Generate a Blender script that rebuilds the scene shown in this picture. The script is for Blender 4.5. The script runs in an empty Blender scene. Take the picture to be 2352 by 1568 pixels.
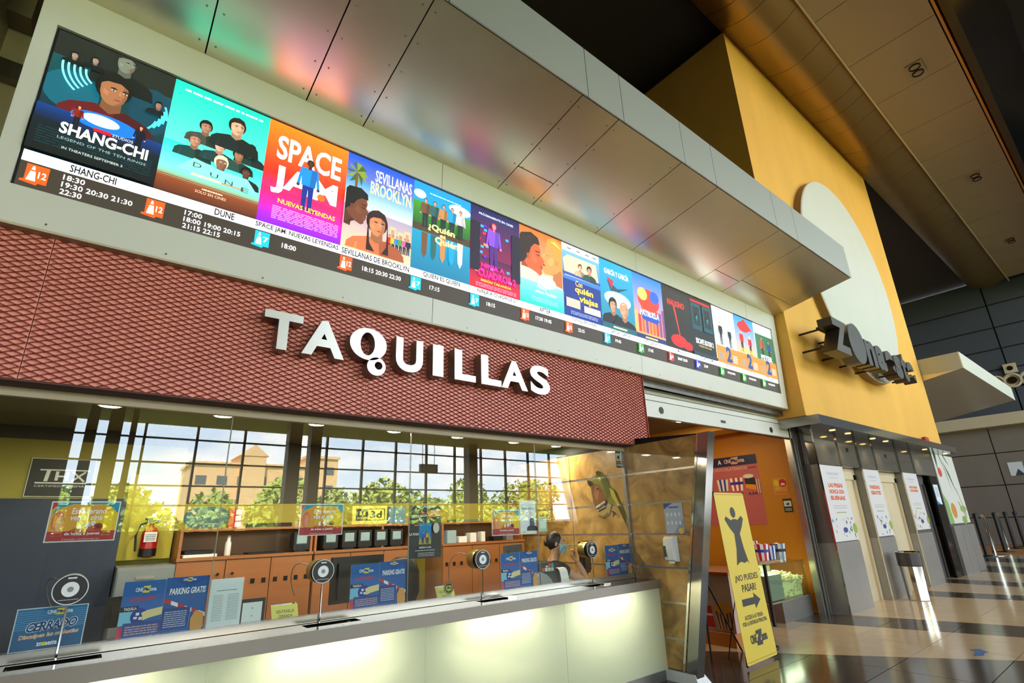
import bpy, bmesh, math, random
from mathutils import Vector, Matrix
random.seed(7)
SC = bpy.context.scene
COL = SC.collection

# ------------------------------------------------------------------ camera
CAMZ = 1.6
YAW, PIT, ROL = 0.678126, 0.312799, -0.034267
FPX, PPX, PPY = 1168.675, 1166.93, 827.58
cy, sy, cp, sp, cr, sr = math.cos(YAW), math.sin(YAW), math.cos(PIT), math.sin(PIT), math.cos(ROL), math.sin(ROL)
fw = Vector((sy*cp, cy*cp, sp)); rt = Vector((cy, -sy, 0)); up = rt.cross(fw)
RX = cr*rt + sr*up; UX = -sr*rt + cr*up
cam = bpy.data.cameras.new('camera'); cam_o = bpy.data.objects.new('camera', cam); COL.objects.link(cam_o)
cam_o.matrix_world = Matrix(((RX.x, UX.x, -fw.x, 0), (RX.y, UX.y, -fw.y, 0), (RX.z, UX.z, -fw.z, CAMZ), (0, 0, 0, 1)))
cam.sensor_width = 36; cam.lens = FPX*36/2352
cam.shift_x = (1176-PPX)/2352; cam.shift_y = (PPY-784)/2352
cam.clip_start = 0.05; cam.clip_end = 500
SC.camera = cam_o

# ------------------------------------------------------------------ view, world, sun, daylight portals
SC.view_settings.view_transform = 'Standard'; SC.view_settings.look = 'None'
SC.view_settings.gamma = 1; SC.view_settings.use_curve_mapping = False
SC.view_settings.exposure = 0.8
SKY = 7.0
wd = bpy.data.worlds.new('sky'); SC.world = wd; wd.use_nodes = True
nt = wd.node_tree; nt.nodes.clear()
def N(nt, t, **k):
    n = nt.nodes.new(t)
    for a, b in k.items(): setattr(n, a, b)
    return n
tc = N(nt, 'ShaderNodeTexCoord'); mp = N(nt, 'ShaderNodeMapping'); mp.inputs['Scale'].default_value = (1, 1, 2.6)
nz = N(nt, 'ShaderNodeTexNoise'); nz.inputs['Scale'].default_value = 5.5; nz.inputs['Detail'].default_value = 7; nz.inputs['Roughness'].default_value = .55
cr1 = N(nt, 'ShaderNodeValToRGB'); cr1.color_ramp.elements[0].position = .46; cr1.color_ramp.elements[1].position = .66
sep = N(nt, 'ShaderNodeSeparateXYZ'); crs = N(nt, 'ShaderNodeValToRGB')
crs.color_ramp.elements[0].position = 0.0; crs.color_ramp.elements[0].color = (.74, .84, .93, 1)
crs.color_ramp.elements[1].position = .55; crs.color_ramp.elements[1].color = (.30, .50, .80, 1)
mx = N(nt, 'ShaderNodeMixRGB'); mx.inputs[2].default_value = (1, .98, .95, 1)
bg = N(nt, 'ShaderNodeBackground'); bg.inputs['Strength'].default_value = SKY
wo = N(nt, 'ShaderNodeOutputWorld')
L = nt.links.new
L(tc.outputs['Generated'], mp.inputs['Vector']); L(mp.outputs[0], nz.inputs['Vector']); L(nz.outputs['Fac'], cr1.inputs[0])
L(tc.outputs['Generated'], sep.inputs[0]); L(sep.outputs['Z'], crs.inputs[0]); L(crs.outputs[0], mx.inputs[1]); L(cr1.outputs[0], mx.inputs[0])
L(mx.outputs[0], bg.inputs[0]); L(bg.outputs[0], wo.inputs[0])

sun = bpy.data.lights.new('sun', 'SUN'); sun.energy = 27; sun.angle = .01; sun.color = (1, .93, .8)
sun_o = bpy.data.objects.new('sun', sun); COL.objects.link(sun_o)
sun_o.rotation_euler = Vector((.35, -.52, -.8)).to_track_quat('-Z', 'Y').to_euler()

WINY = -11.8                                   # glazed wall of the hall behind the camera
def portal(x0, x1, z0, z1):
    l = bpy.data.lights.new('daylight_portal', 'AREA'); l.shape = 'RECTANGLE'; l.size = x1-x0; l.size_y = z1-z0
    l.cycles.is_portal = True
    o = bpy.data.objects.new('daylight_portal', l); COL.objects.link(o)
    o.location = ((x0+x1)/2, WINY-.15, (z0+z1)/2); o.rotation_euler = Vector((0, 1, 0)).to_track_quat('-Z', 'Z').to_euler()
portal(-14, -3.4, 1.75, 5.15); portal(-.75, 33, 1.75, 5.15); portal(7, 33, 6.3, 12.4)

# ------------------------------------------------------------------ colour + material helpers
def lin(c):
    if isinstance(c, str):
        c = c.lstrip('#'); c = [int(c[i:i+2], 16)/255 for i in (0, 2, 4)]
    return tuple(x/12.92 if x <= .04045 else ((x+.055)/1.055)**2.4 for x in c)
MATS = {}
def mat(name, col='#808080', rough=.5, metal=0., spec=.5, em=None, es=0., noise=0., nscale=6., col2=None, stretch=(1, 1, 1), bump=0., bscale=60., trans=0., coat=0., alpha=1., dist=0., span=.22):
    if name in MATS: return MATS[name]
    m = bpy.data.materials.new(name); m.use_nodes = True; t = m.node_tree; b = t.nodes['Principled BSDF']
    c = lin(col)
    b.inputs['Base Color'].default_value = (*c, 1); b.inputs['Roughness'].default_value = rough
    b.inputs['Metallic'].default_value = metal; b.inputs['Specular IOR Level'].default_value = spec
    b.inputs['Transmission Weight'].default_value = trans; b.inputs['Coat Weight'].default_value = coat
    b.inputs['Alpha'].default_value = alpha
    if noise or bump:
        g = N(t, 'ShaderNodeTexCoord'); mp = N(t, 'ShaderNodeMapping'); mp.inputs['Scale'].default_value = stretch
        t.links.new(g.outputs['Object'], mp.inputs[0])
    if noise:
        n = N(t, 'ShaderNodeTexNoise'); n.inputs['Scale'].default_value = nscale; n.inputs['Detail'].default_value = 6; n.inputs['Distortion'].default_value = dist
        t.links.new(mp.outputs[0], n.inputs['Vector'])
        r = N(t, 'ShaderNodeValToRGB'); r.color_ramp.elements[0].position = .5-span; r.color_ramp.elements[1].position = .5+span
        d = lin(col2) if col2 else tuple(x*(1-noise) for x in c)
        r.color_ramp.elements[0].color = (*d, 1); r.color_ramp.elements[1].color = (*c, 1)
        t.links.new(n.outputs['Fac'], r.inputs[0]); t.links.new(r.outputs[0], b.inputs['Base Color'])
    if bump:
        n = N(t, 'ShaderNodeTexNoise'); n.inputs['Scale'].default_value = bscale; n.inputs['Detail'].default_value = 3
        t.links.new(mp.outputs[0], n.inputs['Vector'])
        u = N(t, 'ShaderNodeBump'); u.inputs['Strength'].default_value = bump; u.inputs['Distance'].default_value = .01
        t.links.new(n.outputs['Fac'], u.inputs['Height']); t.links.new(u.outputs[0], b.inputs['Normal'])
    if es:
        b.inputs['Emission Color'].default_value = (*lin(em or col), 1); b.inputs['Emission Strength'].default_value = es
    MATS[name] = m; return m
def attr_mat(name, rough=.5, es=0., spec=.4, coat=0., gamma=1.):                 # colour comes from the printed colours of the mesh
    m = bpy.data.materials.new(name); m.use_nodes = True; t = m.node_tree; b = t.nodes['Principled BSDF']
    a = N(t, 'ShaderNodeAttribute', attribute_name='Col')
    b.inputs['Roughness'].default_value = rough; b.inputs['Specular IOR Level'].default_value = spec; b.inputs['Coat Weight'].default_value = coat
    if es:
        b.inputs['Base Color'].default_value = (.02, .02, .02, 1)
        gm = N(t, 'ShaderNodeGamma'); gm.inputs[1].default_value = gamma; t.links.new(a.outputs['Color'], gm.inputs[0])
        t.links.new(gm.outputs[0], b.inputs['Emission Color']); b.inputs['Emission Strength'].default_value = es
    else: t.links.new(a.outputs['Color'], b.inputs['Base Color'])
    MATS[name] = m; return m
def glass_mat(name, f0, tint=(.95, .97, .95), rough=0.):
    m = bpy.data.materials.new(name); m.use_nodes = True; t = m.node_tree; t.nodes.clear()
    lw = N(t, 'ShaderNodeLayerWeight'); lw.inputs['Blend'].default_value = .5
    pw = N(t, 'ShaderNodeMath', operation='POWER'); pw.inputs[1].default_value = 5
    ma = N(t, 'ShaderNodeMath', operation='MULTIPLY_ADD'); ma.inputs[1].default_value = 1-f0; ma.inputs[2].default_value = f0
    tr = N(t, 'ShaderNodeBsdfTransparent'); tr.inputs[0].default_value = (*tint, 1)
    gl = N(t, 'ShaderNodeBsdfGlossy'); gl.inputs['Roughness'].default_value = rough
    mi = N(t, 'ShaderNodeMixShader'); ou = N(t, 'ShaderNodeOutputMaterial')
    t.links.new(lw.outputs['Facing'], pw.inputs[0]); t.links.new(pw.outputs[0], ma.inputs[0]); t.links.new(ma.outputs[0], mi.inputs[0])
    t.links.new(tr.outputs[0], mi.inputs[1]); t.links.new(gl.outputs[0], mi.inputs[2]); t.links.new(mi.outputs[0], ou.inputs[0])
    MATS[name] = m; return m

# ------------------------------------------------------------------ object helpers
ORG = {}
def props(o, label, cat, group=None, kind=None):
    if label: o['label'] = label
    if cat: o['category'] = cat
    if group: o['group'] = group
    if kind: o['kind'] = kind
    return o
def thing(name, label, cat, loc=(0, 0, 0), group=None, kind=None):
    o = bpy.data.objects.new(name, None); COL.objects.link(o); o.location = loc; o.empty_display_size = .1
    ORG[o] = Vector(loc); return props(o, label, cat, group, kind)
def link(name, me, m, parent=None, smooth=False):
    if m is not None and not me.materials:
        for x in (m if isinstance(m, (list, tuple)) else [m]): me.materials.append(MATS[x] if isinstance(x, str) else x)
    if smooth:
        me.polygons.foreach_set('use_smooth', [True]*len(me.polygons))
    o = bpy.data.objects.new(name, me); COL.objects.link(o)
    if parent is not None: o.parent = parent
    return o
class MB:
    """collects faces in world coordinates; build() links them as ONE mesh object"""
    def __init__(s): s.v = []; s.f = []; s.mi = []; s.k = 0
    def face(s, pts, mi=None):
        i = len(s.v); s.v += [tuple(p) for p in pts]; s.f.append(tuple(range(i, i+len(pts)))); s.mi.append(s.k if mi is None else mi); return s
    def hexa(s, p):                       # 8 points: bottom ring 0-3, top ring 4-7
        i = len(s.v); s.v += [tuple(q) for q in p]
        for f in ((3, 2, 1, 0), (4, 5, 6, 7), (0, 1, 5, 4), (1, 2, 6, 5), (2, 3, 7, 6), (3, 0, 4, 7)): s.f.append(tuple(i+k for k in f)); s.mi.append(s.k)
        return s
    def box(s, x0, x1, y0, y1, z0, z1):
        return s.hexa([(x0, y0, z0), (x1, y0, z0), (x1, y1, z0), (x0, y1, z0), (x0, y0, z1), (x1, y0, z1), (x1, y1, z1), (x0, y1, z1)])
    def cbox(s, x0, x1, y0, y1, z0, z1, c=.01):     # box with chamfered vertical and horizontal edges (rounded look)
        def ring(d, z): return [(x0+c+d, y0+d, z), (x1-c-d, y0+d, z), (x1-d, y0+c+d, z), (x1-d, y1-c-d, z), (x1-c-d, y1-d, z), (x0+c+d, y1-d, z), (x0+d, y1-c-d, z), (x0+d, y0+c+d, z)]
        return s.loft([ring(c*.6, z0), ring(0, z0+c*.6), ring(0, z1-c*.6), ring(c*.6, z1)])
    def loft(s, rings, caps=True, closed=True):
        i = len(s.v); n = len(rings[0])
        for r in rings: s.v += [tuple(q) for q in r]
        for a in range(len(rings)-1):
            for b in range(n if closed else n-1):
                c = (b+1) % n; s.f.append((i+a*n+b, i+a*n+c, i+(a+1)*n+c, i+(a+1)*n+b)); s.mi.append(s.k)
        if caps:
            s.f.append(tuple(i+k for k in reversed(range(n)))); s.mi.append(s.k)
            j = i+(len(rings)-1)*n; s.f.append(tuple(j+k for k in range(n))); s.mi.append(s.k)
        return s
    def prism(s, pts, d):                 # polygon of 3D points pushed along vector d
        d = Vector(d); a = [Vector(p) for p in pts]; n = len(a); i = len(s.v)
        s.v += [tuple(p) for p in a]+[tuple(p+d) for p in a]
        s.f.append(tuple(i+k for k in range(n))); s.f.append(tuple(i+n+k for k in reversed(range(n)))); s.mi += [s.k]*2
        for k in range(n):
            l = (k+1) % n; s.f.append((i+l, i+k, i+n+k, i+n+l)); s.mi.append(s.k)
        return s
    def cyl(s, a, b, r, r2=None, n=16, caps=True):
        a = Vector(a); b = Vector(b); d = (b-a).normalized(); r2 = r if r2 is None else r2
        u = d.cross(Vector((0, 0, 1)) if abs(d.z) < .9 else Vector((1, 0, 0))).normalized(); w = d.cross(u)
        R = lambda p, q: [p+(u*math.cos(2*math.pi*k/n)+w*math.sin(2*math.pi*k/n))*q for k in range(n)]
        return s.loft([R(a, r), R(b, r2)], caps)
    def tube(s, pts, r, n=8):
        pts = [Vector(p) for p in pts]; rings = []
        for k, p in enumerate(pts):
            d = (pts[min(k+1, len(pts)-1)]-pts[max(k-1, 0)]).normalized()
            u = d.cross(Vector((0, 0, 1)) if abs(d.z) < .95 else Vector((1, 0, 0))).normalized(); w = d.cross(u)
            rings.append([p+(u*math.cos(2*math.pi*j/n)+w*math.sin(2*math.pi*j/n))*r for j in range(n)])
        return s.loft(rings)
    def lathe(s, prof, c, axis='z', n=24):          # prof: (radius, height) pairs
        c = Vector(c); rings = []
        for r, h in prof:
            ring = []
            for k in range(n):
                a = 2*math.pi*k/n; x, y = r*math.cos(a), r*math.sin(a)
                ring.append(c+(Vector((x, y, h)) if axis == 'z' else Vector((x, h, y)) if axis == 'y' else Vector((h, x, y))))
            rings.append(ring)
        return s.loft(rings)
    def ell(s, c, rx, ry, rz, n=14, m=9):
        c = Vector(c); rings = []
        for j in range(m+1):
            t = math.pi*j/m; q = max(math.sin(t), .02)
            rings.append([c+Vector((rx*q*math.cos(2*math.pi*k/n), ry*q*math.sin(2*math.pi*k/n), -rz*math.cos(t))) for k in range(n)])
        return s.loft(rings)
    def build(s, name, m, parent=None, smooth=False, fix=True):
        og = Vector((0, 0, 0)); p = parent
        while p is not None:
            if p in ORG: og = ORG[p]; break
            p = p.parent
        me = bpy.data.meshes.new(name); me.from_pydata([(x-og.x, y-og.y, z-og.z) for x, y, z in s.v], [], s.f)
        if isinstance(m, (list, tuple)):
            for x in m: me.materials.append(MATS[x] if isinstance(x, str) else x)
            me.polygons.foreach_set('material_index', s.mi)
        if fix:
            bm = bmesh.new(); bm.from_mesh(me); bmesh.ops.recalc_face_normals(bm, faces=bm.faces); bm.to_mesh(me); bm.free()
        me.update()
        return link(name, me, m, parent, smooth)
def struct(name, mb, m, label=None, cat=None, parent=None, smooth=False):
    o = mb.build(name, m, parent, smooth)
    if parent is None: props(o, label, cat, None, 'structure')
    return o
def copyo(o, parent=None, loc=None):
    c = o.copy(); COL.objects.link(c); c.parent = parent
    if loc is not None: c.location = loc
    return c
def copy_tree(o, parent=None):
    c = o.copy(); COL.objects.link(c); c.parent = parent
    for ch in list(o.children): copy_tree(ch, c)
    return c
def rayv(px, py):
    return RX*(px-PPX) - UX*(py-PPY) + fw*FPX
def on(px, py, ax, val):                   # the point of the plane (axis = value) that lies behind a measured pixel
    d = rayv(px, py); c = Vector((0, 0, CAMZ)); return c+d*((val-c[ax])/d[ax])

# ------------------------------------------------------------------ lettering and printed matter
_TX = {}
def glyphs(txt, bold=0., res=2, shear=0.):
    k = (txt, bold, res, shear)
    if k not in _TX:
        c = bpy.data.curves.new('lettering', 'FONT'); c.body = txt; c.resolution_u = res; c.offset = bold; c.shear = shear
        o = bpy.data.objects.new('lettering', c); m = bpy.data.meshes.new_from_object(o)
        v = [x.co[:2] for x in m.vertices]; f = [tuple(p.vertices) for p in m.polygons]
        bpy.data.objects.remove(o); bpy.data.curves.remove(c); bpy.data.meshes.remove(m)
        xs = [a for a, b in v] or [0, 1]; ys = [b for a, b in v] or [0, 1]
        x0, x1, y0, y1 = min(xs), max(xs), min(ys), max(ys)
        _TX[k] = ([((a-x0)/(x1-x0 or 1), (b-y0)/(y1-y0 or 1)) for a, b in v], f, (x1-x0)/((y1-y0) or 1))
    return _TX[k]
def shade(c, f):
    c = lin(c) if isinstance(c, str) else c
    return tuple(min(1., x*f) for x in c)
class Print:
    """flat printed artwork: coloured shapes in sheet coordinates (0..1, 0..1), each a hair above the last"""
    def __init__(s, o, u, v, lift=.0004):
        s.o = Vector(o); s.u = Vector(u); s.w = Vector(v); s.n = s.u.cross(s.w).normalized(); s.lift = lift
        s.asp = s.u.length/s.w.length; s.v = []; s.f = []; s.c = []; s.k = 0
    def P(s, x, y): return s.o+s.u*x+s.w*y+s.n*(s.k*s.lift)
    def add(s, pts, faces, cols):
        i = len(s.v); s.v += [tuple(s.P(*p)) for p in pts]; s.f += [tuple(i+k for k in f) for f in faces]
        if isinstance(cols, str) or (len(cols) == 3 and not isinstance(cols[0], (tuple, list, str))): cols = [cols]*len(pts)
        s.c += [lin(c) if isinstance(c, str) else c for c in cols]
        s.k += 1; return s
    clipped = False
    def poly(s, pts, col):
        if s.clipped:
            for f in (lambda p: p[0], lambda p: 1-p[0], lambda p: p[1], lambda p: 1-p[1]):
                out = []
                for i, p in enumerate(pts):
                    q = pts[(i+1) % len(pts)]; a, b = f(p), f(q)
                    if a >= 0: out.append(p)
                    if (a >= 0) != (b >= 0): t = a/(a-b); out.append((p[0]+(q[0]-p[0])*t, p[1]+(q[1]-p[1])*t))
                pts = out
                if len(pts) < 3: return s
        return s.add(pts, [tuple(range(len(pts)))], col)
    def rect(s, x0, y0, x1, y1, col): return s.poly([(x0, y0), (x1, y0), (x1, y1), (x0, y1)], col)
    def grad(s, x0, y0, x1, y1, cb, ct): return s.add([(x0, y0), (x1, y0), (x1, y1), (x0, y1)], [(0, 1, 2, 3)], [cb, cb, ct, ct])
    def ell(s, cx, cy, rx, ry=None, col='#ffffff', n=20, a0=0, a1=360):
        ry = rx*s.asp if ry is None else ry
        p = [(cx+rx*math.cos(math.radians(a0+(a1-a0)*k/n)), cy+ry*math.sin(math.radians(a0+(a1-a0)*k/n))) for k in range(n+(a1-a0 < 360))]
        return s.poly(p, col)
    def ring(s, cx, cy, r0, r1, col, a0=0, a1=360, n=24):
        p = []; f = []
        for k in range(n+1):
            a = math.radians(a0+(a1-a0)*k/n)
            for r in (r0, r1): p.append((cx+r*math.cos(a), cy+r*s.asp*math.sin(a)))
        return s.add(p, [(2*k, 2*k+1, 2*k+3, 2*k+2) for k in range(n)], col)
    def line(s, x0, y0, x1, y1, t, col):
        dx, dy = (x1-x0)*s.asp, y1-y0; l = math.hypot(dx, dy) or 1; nx, ny = -dy/l*t/2/s.asp, dx/l*t/2
        return s.poly([(x0-nx, y0-ny), (x1-nx, y1-ny), (x1+nx, y1+ny), (x0+nx, y0+ny)], col)
    def text(s, t, x0, y0, x1, y1, col, bold=.0, res=2, shear=0., rise=0.):
        v, f, r = glyphs(t, bold, res, shear)
        return s.add([(x0+(x1-x0)*a, y0+(y1-y0)*b+rise*a) for a, b in v], f, col)
    def small(s, x0, y0, x1, y1, rows, col, fill=.5, seed=1):   # rows of print too fine to read
        g = random.Random(seed); h = (y1-y0)/rows
        for r in range(rows):
            p = []; fs = []; x = x0
            while x < x1-.01:
                l = g.uniform(.02, .09)*(x1-x0)*2; e = min(x+l, x1); i = len(p)
                p += [(x, y0+r*h), (e, y0+r*h), (e, y0+r*h+h*fill), (x, y0+r*h+h*fill)]; fs.append((i, i+1, i+2, i+3)); x = e+.02*(x1-x0)
            s.add(p, fs, col); s.k -= 1
        s.k += 1; return s
    def bust(s, cx, cy, h, skin='#c49a7c', hair='#2a1d18', cloth='#303840', wide=1., turn=.25):   # a head and shoulders, light from one side
        w = h/s.asp; X = lambda a: cx+a*w; Y = lambda b: cy+b*h
        sk, dk, li = skin, shade(skin, .62), shade(skin, 1.22)
        s.poly([(X(-.66*wide), Y(-.8)), (X(-.62*wide), Y(-.52)), (X(-.5*wide), Y(-.4)), (X(-.2), Y(-.3)), (X(.2), Y(-.3)), (X(.5*wide), Y(-.4)), (X(.62*wide), Y(-.52)), (X(.66*wide), Y(-.8))], cloth)
        s.poly([(X(.1), Y(-.8)), (X(.05), Y(-.36)), (X(.2), Y(-.3)), (X(.5*wide), Y(-.4)), (X(.62*wide), Y(-.52)), (X(.66*wide), Y(-.8))], shade(cloth, .62))
        s.poly([(X(-.5*wide), Y(-.8)), (X(-.44*wide), Y(-.5)), (X(-.4*wide), Y(-.5)), (X(-.42*wide), Y(-.8))], shade(cloth, 1.35))
        s.poly([(X(-.13), Y(-.33)), (X(0), Y(-.41)), (X(.13), Y(-.33)), (X(.12), Y(0)), (X(-.12), Y(0))], dk)
        s.ell(X(-.01), Y(.075), .235*w, .275*h, hair)
        j = [(-.175, .1), (-.17, -.04), (-.14, -.15), (-.075, -.225), (.0, -.245), (.075, -.225), (.14, -.15), (.17, -.04), (.175, .1), (.13, .2), (0, .235), (-.13, .2)]
        s.poly([(X(a), Y(b)) for a, b in j], sk)
        t = turn*.2
        s.poly([(X(t+.02), Y(.23)), (X(t+.035), Y(.06)), (X(t+.06), Y(-.03)), (X(t+.03), Y(-.06)), (X(t+.04), Y(-.12)), (X(.02), Y(-.245)), (X(.075), Y(-.225)), (X(.14), Y(-.15)), (X(.17), Y(-.04)), (X(.175), Y(.1)), (X(.13), Y(.2))], shade(skin, .74))
        s.poly([(X(-.13), Y(.02)), (X(-.06), Y(-.02)), (X(-.07), Y(-.1)), (X(-.13), Y(-.06))], li); s.poly([(X(t-.012), Y(.06)), (X(t+.012), Y(.06)), (X(t+.016), Y(-.035)), (X(t-.02), Y(-.035))], li)
        for q in (-1, 1):
            e = t*.8+q*.075; s.poly([(X(e-.045), Y(.075)), (X(e), Y(.092)), (X(e+.045), Y(.075)), (X(e+.04), Y(.062)), (X(e-.04), Y(.062))], hair); s.ell(X(e), Y(.036), .03*w, .013*h, shade('#d8d0c8', .8), 10); s.ell(X(e), Y(.036), .013*w, .014*h, '#1c1412', 8)
        s.poly([(X(t-.03), Y(-.045)), (X(t+.03), Y(-.045)), (X(t), Y(-.06))], dk); s.poly([(X(t*.8-.06), Y(-.118)), (X(t*.8), Y(-.108)), (X(t*.8+.06), Y(-.118)), (X(t*.8), Y(-.142))], shade('#a05a50', .8))
        s.poly([(X(-.2), Y(.0)), (X(-.215), Y(.15)), (X(-.15), Y(.3)), (X(0), Y(.36)), (X(.15), Y(.3)), (X(.21), Y(.15)), (X(.19), Y(.0)), (X(.165), Y(.13)), (X(.06), Y(.19)), (X(-.1), Y(.165)), (X(-.165), Y(.11))], hair)
        s.poly([(X(-.15), Y(.22)), (X(-.05), Y(.3)), (X(.06), Y(.3)), (X(-.02), Y(.25))], shade(hair, 1.6)); return s
    def profile(s, cx, cy, h, flip=1, skin='#c08860', hair='#2a1c14', ang=0.):     # a face seen from the side, nose towards +x when flip is 1
        w = h/s.asp; ca, sa = math.cos(ang), math.sin(ang)
        M = lambda *q: [(cx+flip*(a*ca-b*sa)*w, cy+(a*sa+b*ca)*h) for a, b in q]
        s.poly(M((-.3, -.5), (-.26, -.2), (-.3, .1), (-.2, .34), (.02, .42), (.18, .36), (.25, .2), (.24, .1), (.34, -.02), (.33, -.06), (.27, -.08), (.29, -.13), (.27, -.16), (.28, -.2), (.25, -.24), (.26, -.3), (.2, -.36), (.05, -.33), (-.02, -.28), (-.02, -.5)), skin)
        s.poly(M((-.3, -.5), (-.26, -.2), (-.22, -.1), (-.1, -.24), (.05, -.33), (-.02, -.28), (-.02, -.5)), shade(skin, .62)); s.poly(M((.02, .1), (.12, .02), (.16, -.08), (.08, -.14), (0, -.06)), shade(skin, 1.2)); s.poly(M((.24, .1), (.34, -.02), (.29, -.02), (.24, .04)), shade(skin, 1.2))
        s.poly(M((.13, .085), (.22, .07), (.21, .055), (.15, .06)), shade(hair, .7)); s.poly(M((.1, .15), (.23, .155), (.23, .135), (.12, .13)), hair); s.poly(M((.2, -.165), (.285, -.15), (.275, -.2), (.22, -.195)), '#a04a40')
        s.poly(M((-.36, -.2), (-.38, .2), (-.24, .46), (.02, .53), (.2, .45), (.24, .3), (.1, .3), (.0, .2), (-.06, .05), (-.12, -.04), (-.2, -.14), (-.28, -.18)), hair); s.poly(M((-.2, .36), (0, .46), (.12, .42), (-.04, .38)), shade(hair, 1.7)); s.poly(M((-.13, .04), (-.06, .06), (-.05, -.03), (-.1, -.08)), shade(skin, .8)); return s
    def figure(s, cx, y0, h, top='#404858', low='#2a2e3a', skin='#c49a7c', hair='#2a1d18'):  # a standing person
        w = h/s.asp
        s.poly([(cx-.16*w, y0), (cx+.2*w, y0), (cx+.16*w, y0-.02*h), (cx-.14*w, y0-.02*h)], shade(low, .5))
        s.poly([(cx-.09*w, y0), (cx-.02*w, y0), (cx, y0+.4*h), (cx+.02*w, y0), (cx+.09*w, y0), (cx+.1*w, y0+.5*h), (cx-.1*w, y0+.5*h)], low)
        s.poly([(cx-.12*w, y0+.46*h), (cx+.12*w, y0+.46*h), (cx+.14*w, y0+.82*h), (cx-.14*w, y0+.82*h)], top)
        s.poly([(cx-.2*w, y0+.45*h), (cx-.15*w, y0+.45*h), (cx-.11*w, y0+.8*h), (cx-.15*w, y0+.82*h)], top)
        s.poly([(cx+.2*w, y0+.45*h), (cx+.15*w, y0+.45*h), (cx+.11*w, y0+.8*h), (cx+.15*w, y0+.82*h)], top)
        s.poly([(cx+.02*w, y0+.46*h), (cx+.12*w, y0+.46*h), (cx+.14*w, y0+.82*h), (cx+.04*w, y0+.82*h)], shade(top, .65)); s.ell(cx-.175*w, y0+.44*h, .03*w, .03*h, skin, 8); s.ell(cx+.175*w, y0+.44*h, .03*w, .03*h, skin, 8)
        s.poly([(cx-.03*w, y0+.8*h), (cx+.03*w, y0+.8*h), (cx+.03*w, y0+.88*h), (cx-.03*w, y0+.88*h)], shade(skin, .7)); s.ell(cx, y0+.93*h, .065*w, .075*h, hair, 12); s.ell(cx, y0+.915*h, .05*w, .062*h, skin, 12); return s
    def build(s, name, m, parent=None):
        og = Vector((0, 0, 0)); p = parent
        while p is not None:
            if p in ORG: og = ORG[p]; break
            p = p.parent
        me = bpy.data.meshes.new(name); me.from_pydata([(x-og.x, y-og.y, z-og.z) for x, y, z in s.v], [], s.f)
        a = me.color_attributes.new('Col', 'FLOAT_COLOR', 'POINT')
        a.data.foreach_set('color', [q for c in s.c for q in (*c[:3], 1)])
        me.update(); return link(name, me, m, parent)
def sheet(name, label, cat, o, u, v, m='print', thick=.002, group=None, back='paper', frame=None):
    """a thin board or paper sheet: returns thing + Print for its front"""
    o, u, v = Vector(o), Vector(u), Vector(v); n = u.cross(v).normalized()
    t = thing(name, label, cat, o+u*.5, group)
    MB().prism([o, o+u, o+u+v, o+v], -n*thick).build('backing', back, t)
    return t, Print(o+n*.0004, u, v)
# ------------------------------------------------------------------ materials
mat('white_panel', '#dcdbd0', .38, 0, .5, noise=.05, nscale=1.2)
mat('steel', '#b5b0a6', .24, .85, noise=.12, nscale=3, stretch=(1, 1, 12))
mat('steel_dark', '#8a857c', .3, .7, noise=.15, nscale=4, stretch=(10, 1, 1))
mat('mirror_steel', '#a29d95', .1, .85)
mat('chrome', '#d8d6d0', .08, 1)
mat('soffit_metal', '#e4dbc4', .3, .9, noise=.05, nscale=2)
mat('fascia_metal', '#b7b7ae', .42, .6)
mat('gap_black', '#0c0a09', .8)
mat('mesh_red', '#a8493b', .4, .0, .35)
mat('mesh_back', '#f39c8a', .35, .0, .5, noise=.12, nscale=3)
mat('yellow_wall', '#ecb24c', .75, noise=.13, nscale=1.3, stretch=(1, 1, .35), bump=.15, bscale=14)
mat('orange_wall', '#bf7a0a', .6, noise=.08, nscale=2)
mat('ceiling_dark', '#3a302a', .8)
mat('ceiling_band', '#a08a6c', .45, .1)
mat('bulkhead_metal', '#a0804f', .34, .85)
mat('beam_black', '#0d0a09', .15, 0, .3)
mat('orange_trim', '#c9822e', .4)
mat('tile_light', '#d2b68e', .15, 0, .55, noise=.12, nscale=5)
mat('tile_dark', '#55493e', .14, 0, .55, noise=.2, nscale=5)
mat('grout', '#3a332c', .7)
mat('grey_wall', '#857a70', .5, .1, noise=.08, nscale=1.5)
mat('blue_grey', '#4a505a', .55, .2)
mat('cream', '#c4b498', .5); mat('beige_wall', '#f6eacc', .7); mat('pale_brown', '#8a7d6c', .6)
mat('paper', '#e8e8e2', .6)
mat('black', '#141312', .45); mat('black_gloss', '#0d0d0e', .12); mat('white_plastic', '#e6e6e2', .3)
mat('dark_frame', '#26241f', .4, .5)
mat('lamp', '#fff2cf', .5, em='#ffe9b8', es=14)
attr_mat('print', .45); attr_mat('print_gloss', .2, coat=.3); attr_mat('led', .5, es=1.3, gamma=1.35); attr_mat('lightbox', .4, es=.42)
glass_mat('booth_glass', .056); glass_mat('case_glass', .05, (.86, .95, .86))

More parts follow.
